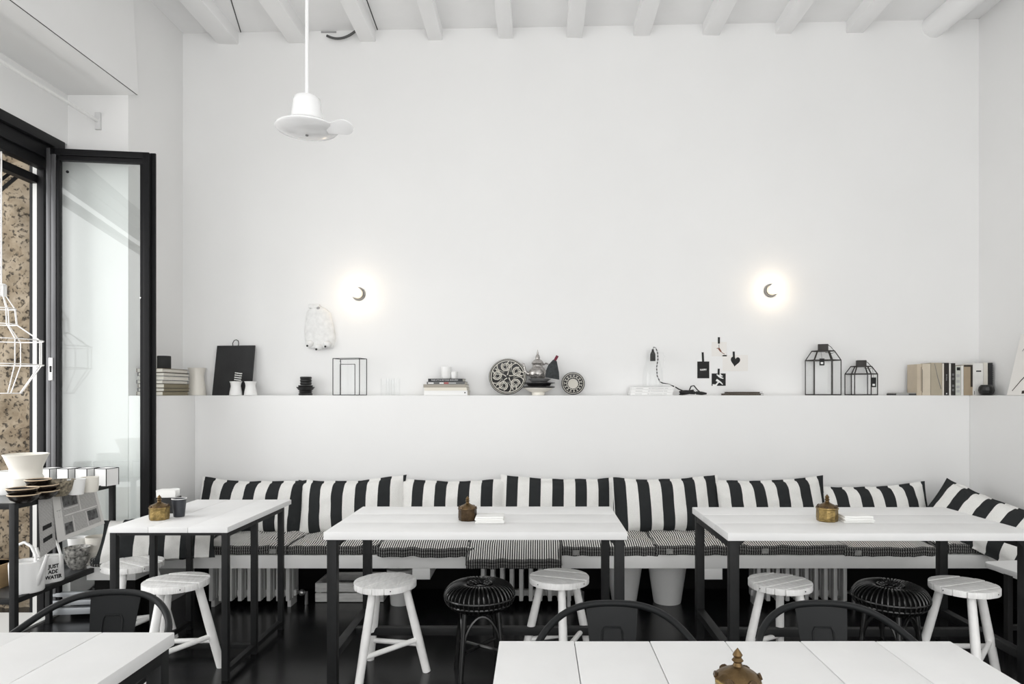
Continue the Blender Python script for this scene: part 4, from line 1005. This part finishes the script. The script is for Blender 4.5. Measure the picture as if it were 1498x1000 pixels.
# dish stack under the teapot
z = zs
lath('pedestal_bowl', [(0, 0), (.046, 0), (.048, .008), (.046, .02), (.075, .032), (.105, .05), (.108, .054), (.1, .054), (.04, .03), (0, .028)], CREAM, 787.5, z, 'cream pedestal bowl at the bottom of the dish stack under the teapot', 'bowl'); z += .0545
for k in range(2):
    lath('black_dish', [(0, -.006), (.08, -.006), (.112, .0), (.117, .006), (.117, .009), (.10, .010), (0, .004)] if k == 0 else [(0, -.012), (.08, -.012), (.09, .004), (.117, .008), (.117, .012), (.10, .014), (0, .004)], BLACKC, 788.5, z, ['lower black plate in the dish stack under the teapot', 'upper black plate in the dish stack under the teapot'][k], 'plate'); z += .025
z += .0
lath('steel_saucer', [(0, -.012), (.05, -.012), (.075, .008), (.084, .014), (.08, .016), (.0, .012)], mat('grey_dish_glaze', (0.25, 0.25, 0.25), 0.3), 789, z, 'grey dish directly under the silver teapot', 'dish'); z += .0165
tp = thing('teapot', 'silver ornate teapot on a stack of dishes in the middle of the ledge', 'teapot', (X(786.5, D0), D0, z))
k = s
B().lathe([(0, 0), (.048, 0), (.052, .006), (.067, .028), (.068, .045), (.058, .066), (.042, .082), (.036, .092), (.037, .10), (.044, .108), (.046, .112), (0, .114)], 36).build('body', SILVER, tp, smooth=True)
ld = B().lathe([(0, .1135), (.043, .1135), (.042, .12), (.03, .134), (.017, .142), (.016, .15), (.018, .156), (.011, .172), (.006, .178), (.007, .186), (.004, .196), (.003, .205), (0, .212)], 28).build('lid', SILVER, tp, smooth=True)
B().tube([(-.05, 0, .03), (-.075, 0, .036), (-.092, 0, .055), (-.096, 0, .085), (-.102, 0, .108), (-.118, 0, .112)], [.017, .014, .011, .008, .006, .005], 10).build('spout', SILVER, tp, smooth=True)
B().tube([(.04, 0, .10), (.06, 0, .112), (.082, 0, .105), (.09, 0, .08), (.085, 0, .05), (.062, 0, .035)], .006, 8).build('handle', SILVER, tp, smooth=True)
tg = thing('felt_mitt', 'dark grey felt triangle with a red loop hung on the teapot handle side', 'cloth', (X(808, 4.80), 4.775, zs+.118), 0, ry=r_(7))
b = B(); poly = [(-.052, .005), (.05, .0), (.042, .05), (.016, .13), (-.012, .138), (-.042, .095), (-.055, .05)]
b.prism(poly, -.006, .006, rot(PI/2, 'X')).build('felt', FELT, tg, bevel=.003)
B().bar((.0, 0, .130), (.016, 0, .170), .02, .007, (0, 1, 0)).build('loop', RED, tg, bevel=.002)
# white books with glass lamp
z = zs
for kx in range(3):
    t = thing('white_book', ['lowest', 'middle', 'top'][kx]+' thin white book under the glass jug lamp', 'book', (X(954+(kx-1), 4.785), 4.785, z), 0, 'thin white books under the jug'); hw = .152
    B().box(-hw, hw, 0, .13, 0, .0195).build('cover', PAPER, t, bevel=.001)
    for x0, x1 in ((-.12, -.07), (-.03, -.015), (-.01, .08), (.085, .11)): B().box(x0, x1, -.0006, .0002, .008, .011).build('spine_text', GREYINK if kx == 9 else mat('faint_ink', (.45, .45, .45), .9), t)
    z += .020
jl = thing('jug_lamp', 'clear glass jug with a black bulb socket and braided cord on white books', 'lamp', (X(955, 4.845), 4.845, z))
B().lathe([(0, 0), (.066, 0), (.074, .006), (.076, .04), (.07, .12), (.05, .19), (.043, .225), (.045, .262), (.048, .268)], 36).build('jug', CLEAR, jl, smooth=True)
B().tube([(.044, 0, .25), (.075, 0, .25), (.085, 0, .22), (.082, 0, .15), (.068, 0, .11)], .006, 8).build('handle', CLEAR, jl, smooth=True)
sk = B().lathe([(0, .19), (.0195, .19), (.0195, .24), (.014, .252), (.008, .262), (.008, .275), (0, .276)], 20).build('socket', BLACKM, jl, smooth=True)
B().tube([(0, 0, .275), (.006, -.004, .29), (.02, -.01, .285), (.03, -.025, .25), (.028, -.05, .20), (.018, -.055, .14), (.022, -.055, .08), (.04, -.056, .04), (.06, -.056, .028), (.11, -.058, .02), (.145, -.05, .003)], .0042, 8).build('cord', TAPEDCORD, jl, smooth=True)
# black cable with plug
t = thing('coiled_cable', 'black cable coil with a plug lying on the ledge', 'cable', (X(1008, 4.82), 4.82, zs))
pts = []
for i in range(70):
    a = i*.42; pts.append((-.01+.05*math.cos(a)*(1+.2*math.sin(i*.3)), .025*math.sin(a), .010+.022*(i/70)+.008*math.sin(a*1.3)))
B().tube([(-.10, 0, .06), (-.075, 0, .045), (-.04, 0, .03)]+pts, .0048, 6).build('coil', CORDM, t, smooth=True)
B().tube([(-.005, -.02, .03), (.01, -.02, .065), (.03, -.02, .07), (.055, -.02, .04), (.08, -.02, .018)], .0045, 6).build('loop', CORDM, t, smooth=True)
B().tube([(.05, -.01, .018), (.09, -.01, .014), (.125, -.01, .012)], [.012, .013, .006], 8).build('plug', CORDM, t, smooth=True)
for k, (a, c, z) in enumerate(((1060, 1117, 0), (1066, 1116, .0125))):
    t = thing('notebook', ['lower dark brown notebook lying below the pinned cards', 'upper dark brown notebook lying below the pinned cards'][k], 'notebook', (X((a+c)/2, 4.80), 4.80, zs+z), r_(-2+4*k)); w_ = (c-a)*4.8/F/2
    cv = mat('dark_brown_cover', (.028, .02, .014), .6)
    B().box(-w_+.002, w_-.02, .002, .1, .0022, .0098).build('pages', mat('brown_pages', (.1, .08, .06), .9), t); B().box(-w_, w_, 0, .105, 0, .002).box(-w_, w_, 0, .105, .010, .012).build('cover', cv, t)
# cards on the wall
def card(px0, px1, py0, py1, m, lab, tape, name='postcard'):
    w_, h_ = (px1-px0)*YU/F/2, (py1-py0)*YU/F
    t = thing(name, lab, 'card', (X((px0+px1)/2, YU), YU-.0006, Z(py1, YU)), 0, 'cards taped to the wall')
    B().box(-w_, w_, -.0012, 0, 0, h_).build('card', m, t)
    tx = (tape[0]-(px0+px1)/2)*YU/F; tz = (py1-tape[2])*YU/F; tz0 = (py1-tape[1])*YU/F
    B().box(tx-.0075, tx+.0075, -.0028, -.0014, tz, tz0, T((tx, 0, tz)) @ rot(r_(tape[3]), 'Y') @ T((-tx, 0, -tz))).build('tape', INK, t)
    return t, w_, h_
t, w_, h_ = card(1020, 1037.5, 528.5, 553, INK, 'black card with small white lettering taped to the wall', (1028.5, 515, 529, -3)); text('lettering', 'HAPPY', .019, PAPER, t, T((0, -.0016, h_*.5)) @ FACE, xs=.85, bold=.0006)
t, w_, h_ = card(1041, 1061.5, 546, 564, INK, 'black and white photo card taped lowest on the wall', (1051, 539, 548, 2))
b = B()
for pts in ([(-.045, -.005), (-.02, .0), (-.005, .02), (.008, .025)], [(-.018, .04), (.0, .03), (.018, .018), (.03, .006)], [(-.01, .085), (.005, .065), (.02, .055), (.035, .05)], [(.005, .083), (.018, .07), (.03, .068)]):
    ribbon(b, [(x, max(.003, min(h_-.004, z_+.004))) for x, z_ in pts], .018, .006, -.0016)
b.build('printed_image', PAPER, t)
t, w_, h_ = card(1057, 1094, 519, 542.5, mat('off_white_card', (.82, .80, .77), .85), 'white card with a black heart taped to the wall', (1073.5, 514, 524, -2))
hp = []
for i in range(40):
    a = 2*PI*i/40; x = 16*math.sin(a)**3; z_ = 13*math.cos(a)-5*math.cos(2*a)-2*math.cos(3*a)-math.cos(4*a); hp.append((x*.0022, z_*.0026))
B().prism(hp, .0014, .0018, T((0, 0, h_*.62)) @ rot(r_(8), 'Y') @ rot(PI/2, 'X')).build('heart', INK, t)
t, w_, h_ = card(1041, 1063, 500, 521, MATS['off_white_card'], 'white card with a small red brown bird taped highest on the wall', (1051.5, 493, 502.5, 0))
b = B(); ribbon(b, [(-.018, .058), (-.004, .062), (.006, .045), (.022, .026), (.04, .018)], .006, .004, -.0016); ribbon(b, [(-.004, .06), (.004, .048), (.014, .034)], .014, .01, -.0017); b.build('bird_print', mat('rust_ink', (.22, .07, .04), .8), t); b = B(); ribbon(b, [(.0, .06), (-.002, .075), (-.001, .088)], .004, .004, -.0018); b.build('bird_head', GREYINK, t)

# lanterns
def lantern(px0, px1, ytop, yroof, yneck, ycap, D, lab, rz, tagpos):
    k = D/F; Rr = (px1-px0)*k/2*.94; h0 = (577-yroof)*k; h1 = (577-yneck)*k; h2 = (577-ytop)*k; rn = Rr*.40
    t = thing('lantern', lab, 'lantern', (X((px0+px1)/2, D), D, zs), rz, 'black framed glass lanterns')
    V = lambda r, a, z_: Vector((r*math.cos(a), r*math.sin(a)*.62, z_))
    an = [i*PI/3 for i in range(6)]; q = .0065
    b = B()
    for a in an: b.bar(V(Rr, a, 0), V(Rr, a, h0), q, q)
    for z_, r in ((.004, Rr), (h0, Rr), (h1, rn*1.6)):
        for i in range(6): b.bar(V(r, an[i], z_), V(r, an[(i+1) % 6], z_), q, q*1.2)
    for a in an: b.bar(V(Rr, a, h0), V(rn*1.6, a, h1), q, q)
    b.build('metal_frame', mat('blackened_metal', (.014, .011, .008), .5), t)
    for i in range(6):
        a, c = an[i], an[(i+1) % 6]; b = B(); y = .0
        b.add([V(Rr, a, .004), V(Rr, c, .004), V(Rr, c, h0), V(Rr, a, h0)], [(0, 1, 2, 3)]); b.build('pane', CLEAR, t)
        b = B(); b.add([V(Rr, a, h0), V(Rr, c, h0), V(rn*1.6, c, h1), V(rn*1.6, a, h1)], [(0, 1, 2, 3)]); b.build('roof_pane', CLEAR, t)
    B().prism([(Rr*math.cos(a), Rr*.62*math.sin(a)) for a in an], 0, .003).build('base', MATS['blackened_metal'], t)
    B().box(-rn*.72, rn*.72, -rn*.6, rn*.6, h1, h2).build('chimney_cap', MATS['blackened_metal'], t, bevel=.002)
    B().tube([(rn*.7, 0, h2-.006), (rn*1.1, 0, h2-.02), (rn*1.7, 0, h1-.01), (rn*1.2, -.02, h1-.018), (rn*.3, -.03, h1-.012)], .0022, 6).build('ring_handle', MATS['blackened_metal'], t)
    tx, tz, th = tagpos
    g = B().box(tx-.0165, tx+.0165, -Rr*.56-.003, -Rr*.56-.001, tz, tz+th).build('price_tag', INK, t)
    B().box(tx-.008, tx+.008, -Rr*.56-.0036, -Rr*.56-.003, tz+.01, tz+.024).build('tag_mark', PAPER, g)
    B().tube([(tx, -Rr*.56-.002, tz+th), (tx-.006, -Rr*.4, h1-.005)], .001, 4).build('tag_string', MATS['blackened_metal'], g)
    B().lathe([(0, .0032), (.018, .0032), (.019, .012), (0, .012)], 16).build('tea_light', WHITEC, t, smooth=True)
lantern(1178.5, 1229.5, 502.5, 526, 512.5, 502, 4.845, 'taller hexagonal glass lantern with black frame on the ledge', r_(-21), (-.01, .215, .05))
lantern(1236.5, 1283, 526, 546, 535, 526, 4.845, 'shorter glass lantern with black frame right of the tall one', r_(-15), (.07, .058, .07))

# row of books on the right
flat = thing('flat_magazine', 'thin dark magazine lying flat at the left of the upright books', 'magazine', (X(1336, 4.765), 4.765, zs)); w_ = 25*4.765/F
B().box(-w_, w_, 0, .03+.10, 0, .012).build('cover', mat('dark_magazine', (.03, .03, .03), .5), flat); B().box(-w_, -w_+.09, -.0006, 0, .002, .012).build('pale_spine', mat('grey_spine', (.35, .35, .34), .6), flat); B().box(-w_+.003, w_-.003, .004, .127, .0125, .018).build('pages', mat('grey_pages', (.4, .39, .37), .8), flat)
BK = [(1341.5, 1348.5, 532, (.55, .47, .36), 'beige slim book at the left end of the upright row'), (1349, 1361, 531.5, (.62, .55, .44), 'wide beige book second in the upright row'),
      (1361.5, 1378, 530, (.42, .37, .28), 'taupe thick book with a dark diagonal line in the upright row'), (1378.5, 1381, 531, (.7, .66, .58), 'thin cream book before the tall black book'),
      (1381.5, 1388, 530, (.018, .014, .012), 'tall black book with pale spine mark in the upright row'), (1388.5, 1391, 531, (.75, .74, .7), 'thin white book between two black books'),
      (1391.5, 1397.5, 530.5, (.016, .014, .012), 'black book with patterned spine in the upright row'), (1398, 1405.5, 535, (.6, .62, .56), 'pale green grey book in the upright row'),
      (1406, 1409.5, 534, (.8, .79, .76), 'thin white book left of the brown boxed book'), (1410, 1423, 533, (.40, .32, .22), 'brown book with black top and side band'),
      (1423.5, 1438.5, 530.5, (.82, .81, .78), 'wide white book with a small black spine mark'), (1439, 1445, 530, (.74, .71, .64), 'cream book beside the spiral bound black one'),
      (1446, 1452, 530, (.018, .018, .02), 'black spiral bound book at the right end of the row')]
for i, (a, c, yt, cm, lab) in enumerate(BK):
    D = 4.757 if a < 1420 else 4.752
    wd_ = (c-a)*D/F; h_ = (577.5-yt)*D/F
    t = thing('upright_book', lab, 'book', (X(a, D), D, zs), 0, 'upright books at the right of the ledge')
    dp_ = .125 if a < 1420 else .12
    cv = mat('upright_cover_%d' % i, cm, .6, var=.08, vscale=12)
    if wd_ > .012: B().box(.0024, wd_-.0024, .003, dp_-.002, .004, h_-.004).build('pages', PAGES, t)
    b = B(); e = .002
    b.box(0, e, 0, dp_, 0, h_).box(wd_-e, wd_, 0, dp_, 0, h_).box(e, wd_-e, 0, .0025, 0, h_); b.build('cover', cv, t)
    y = -.0007
    if i == 0: B().box(wd_-.006, wd_-.004, y, 0, .03, h_-.02).build('spine_line', INK, t)
    if i == 1: B().box(.001, .003, y, 0, .02, h_-.04).build('spine_line', INK, t)
    if i == 2: b = B(); ribbon(b, [(.028, h_-.005), (.05, h_*.55), (.074, .045)], .003, .006, y); b.build('spine_line', GREYINK, t)
    if i in (4,): text('spine_title', 'the home', .012, mat('faint_ink', (.45, .45, .45), .9), t, T((wd_/2, y, h_*.55)) @ FACE @ rot(-PI/2, 'Z')); B().box(.012, .02, y, 0, .008, .016).build('spine_mark', PAPER, t)
    if i == 6:
        for z_ in (.03, .06, .11, .14): B().box(.006, wd_-.008, y, 0, z_, z_+.016).build('spine_mark', GREYINK, t)
    if i == 7:
        for z_ in (.02, .05, .09, .13): B().box(.005, wd_-.008, y, 0, z_, z_+.02).build('spine_mark', mat('faint_ink', (.45, .45, .45), .9), t)
        B().box(.008, wd_-.004, y, 0, h_-.03, h_-.008).build('spine_mark', BLACKM, t)
    if i == 9: B().box(0, wd_, y, 0, h_-.014, h_).box(wd_-.016, wd_, y, 0, .06, h_-.014).build('black_band', mat('dark_brown_cover', (.028, .02, .014), .6), t)
    if i == 10: B().box(.022, .058, y, 0, h_-.062, h_-.053).build('spine_mark', INK, t); B().box(.008, .011, y, 0, .005, .03).build('spine_mark', INK, t)
    if i == 12:
        b = B()
        for k in range(14):
            z_ = .01+k*.0155; b.tube([(wd_+.0055*math.cos(2*PI*j/8), .004+.005*math.sin(2*PI*j/8), z_) for j in range(8)], .0012, 4, closed=True)
        b.build('spiral_binding', STEEL, t)
o = B().lathe([(0, 0), (.03, 0), (.044, .015), (.05, .035), (.046, .058), (.036, .072), (.034, .074), (.03, .07), (.04, .05), (0, .03)], 14).build('black_pot', BLACKC, smooth=True, ang=20); tag(o, 'small black faceted pot in front of the books at the right', 'pot'); put(o, (X(1443, 4.69), 4.69, zs))
# picture leaning on the right wall ledge
pc = thing('sketch_print', 'white print with loose black brush strokes leaning on the right wall', 'picture', (3.16, 4.20, zs), 0, ry=r_(13))
B().box(-.004, .004, -.42, .25, 0, .42).build('board', mat('off_white_card', (.82, .80, .77), .85), pc)
b = B()
def rb(pts, w0, w1):
    q = B(); ribbon(q, pts, w0, w1, 0); b.add([(-.0046, -p.x, p.z) for p in q.v], q.f)
for pts, w0, w1 in (([(-.21, .03), (-.15, .10), (-.08, .17), (-.02, .26), (.03, .38)], .006, .012), ([(-.12, .02), (-.03, .03), (.06, .05)], .02, .03), ([(-.10, .12), (-.04, .2), (.0, .3)], .01, .03), ([(-.2, .30), (-.17, .34), (-.12, .40)], .004, .004), ([(0, .05), (.05, .2), (.06, .38)], .03, .04)):
    rb(pts, w0, w1)
b.build('brush_strokes', mat('brown_black_ink', (.03, .02, .015), .8), pc)

# wall ornament
wo = thing('wall_ornament', 'white plaster ornament with three rounded tips hung on the wall left of a lamp', 'ornament', (X(467, YU), YU, Z(515, YU)))
s = YU/F
def orn(u, v):
    a = u*PI; z_ = (68-62*v)*s*1.0
    prof = [(0, .006), (.06, .05), (.15, .085), (.35, .10), (.6, .112), (.8, .112), (.95, .10), (1, .09)]
    for i in range(len(prof)-1):
        if prof[i][0] <= v <= prof[i+1][0]: f = (v-prof[i][0])/(prof[i+1][0]-prof[i][0]); w_ = prof[i][1]*(1-f)+prof[i+1][1]*f; break
    x = w_*math.cos(a)+.02*(1-v)*(-.3)+.015*v
    y = -(.012+.035*math.sin(a)*min(1, w_/.07))*(1+.1*noise.noise((u*4, v*4, 2))); y = min(y, 0) if 0 < u < 1 else 0
    return (x, y, z_)
B().grid(orn, 20, 24).build('body', mat('white_plaster', (.82, .82, .81), .8, var=.1, vscale=30, bump=.3, bscale=40), wo, smooth=True, ang=80)
for (px, py) in ((456, 505), (469, 510), (482, 506)):
    x, z_ = (px-467)*s, (515-py)*s
    tt = B().ball((x, -.045, z_+.01), .03, 14, (1, .9, .85)).build('bulb_tip', MATS['white_plaster'], wo, smooth=True)
    B().ball((x-.010, -.068, z_-.008), .008, 8).build('dark_hole', INK, tt, smooth=True)
B().box(-.075, .01, -.03, 0, 64*s, 70*s).build('hanger', MATS['white_plaster'], wo, bevel=.01)
B().ball((.005, -.035, 63*s), .014, 10).build('knob', mat('grey_plaster', (0.35, 0.35, 0.35), 0.9), wo, smooth=True)
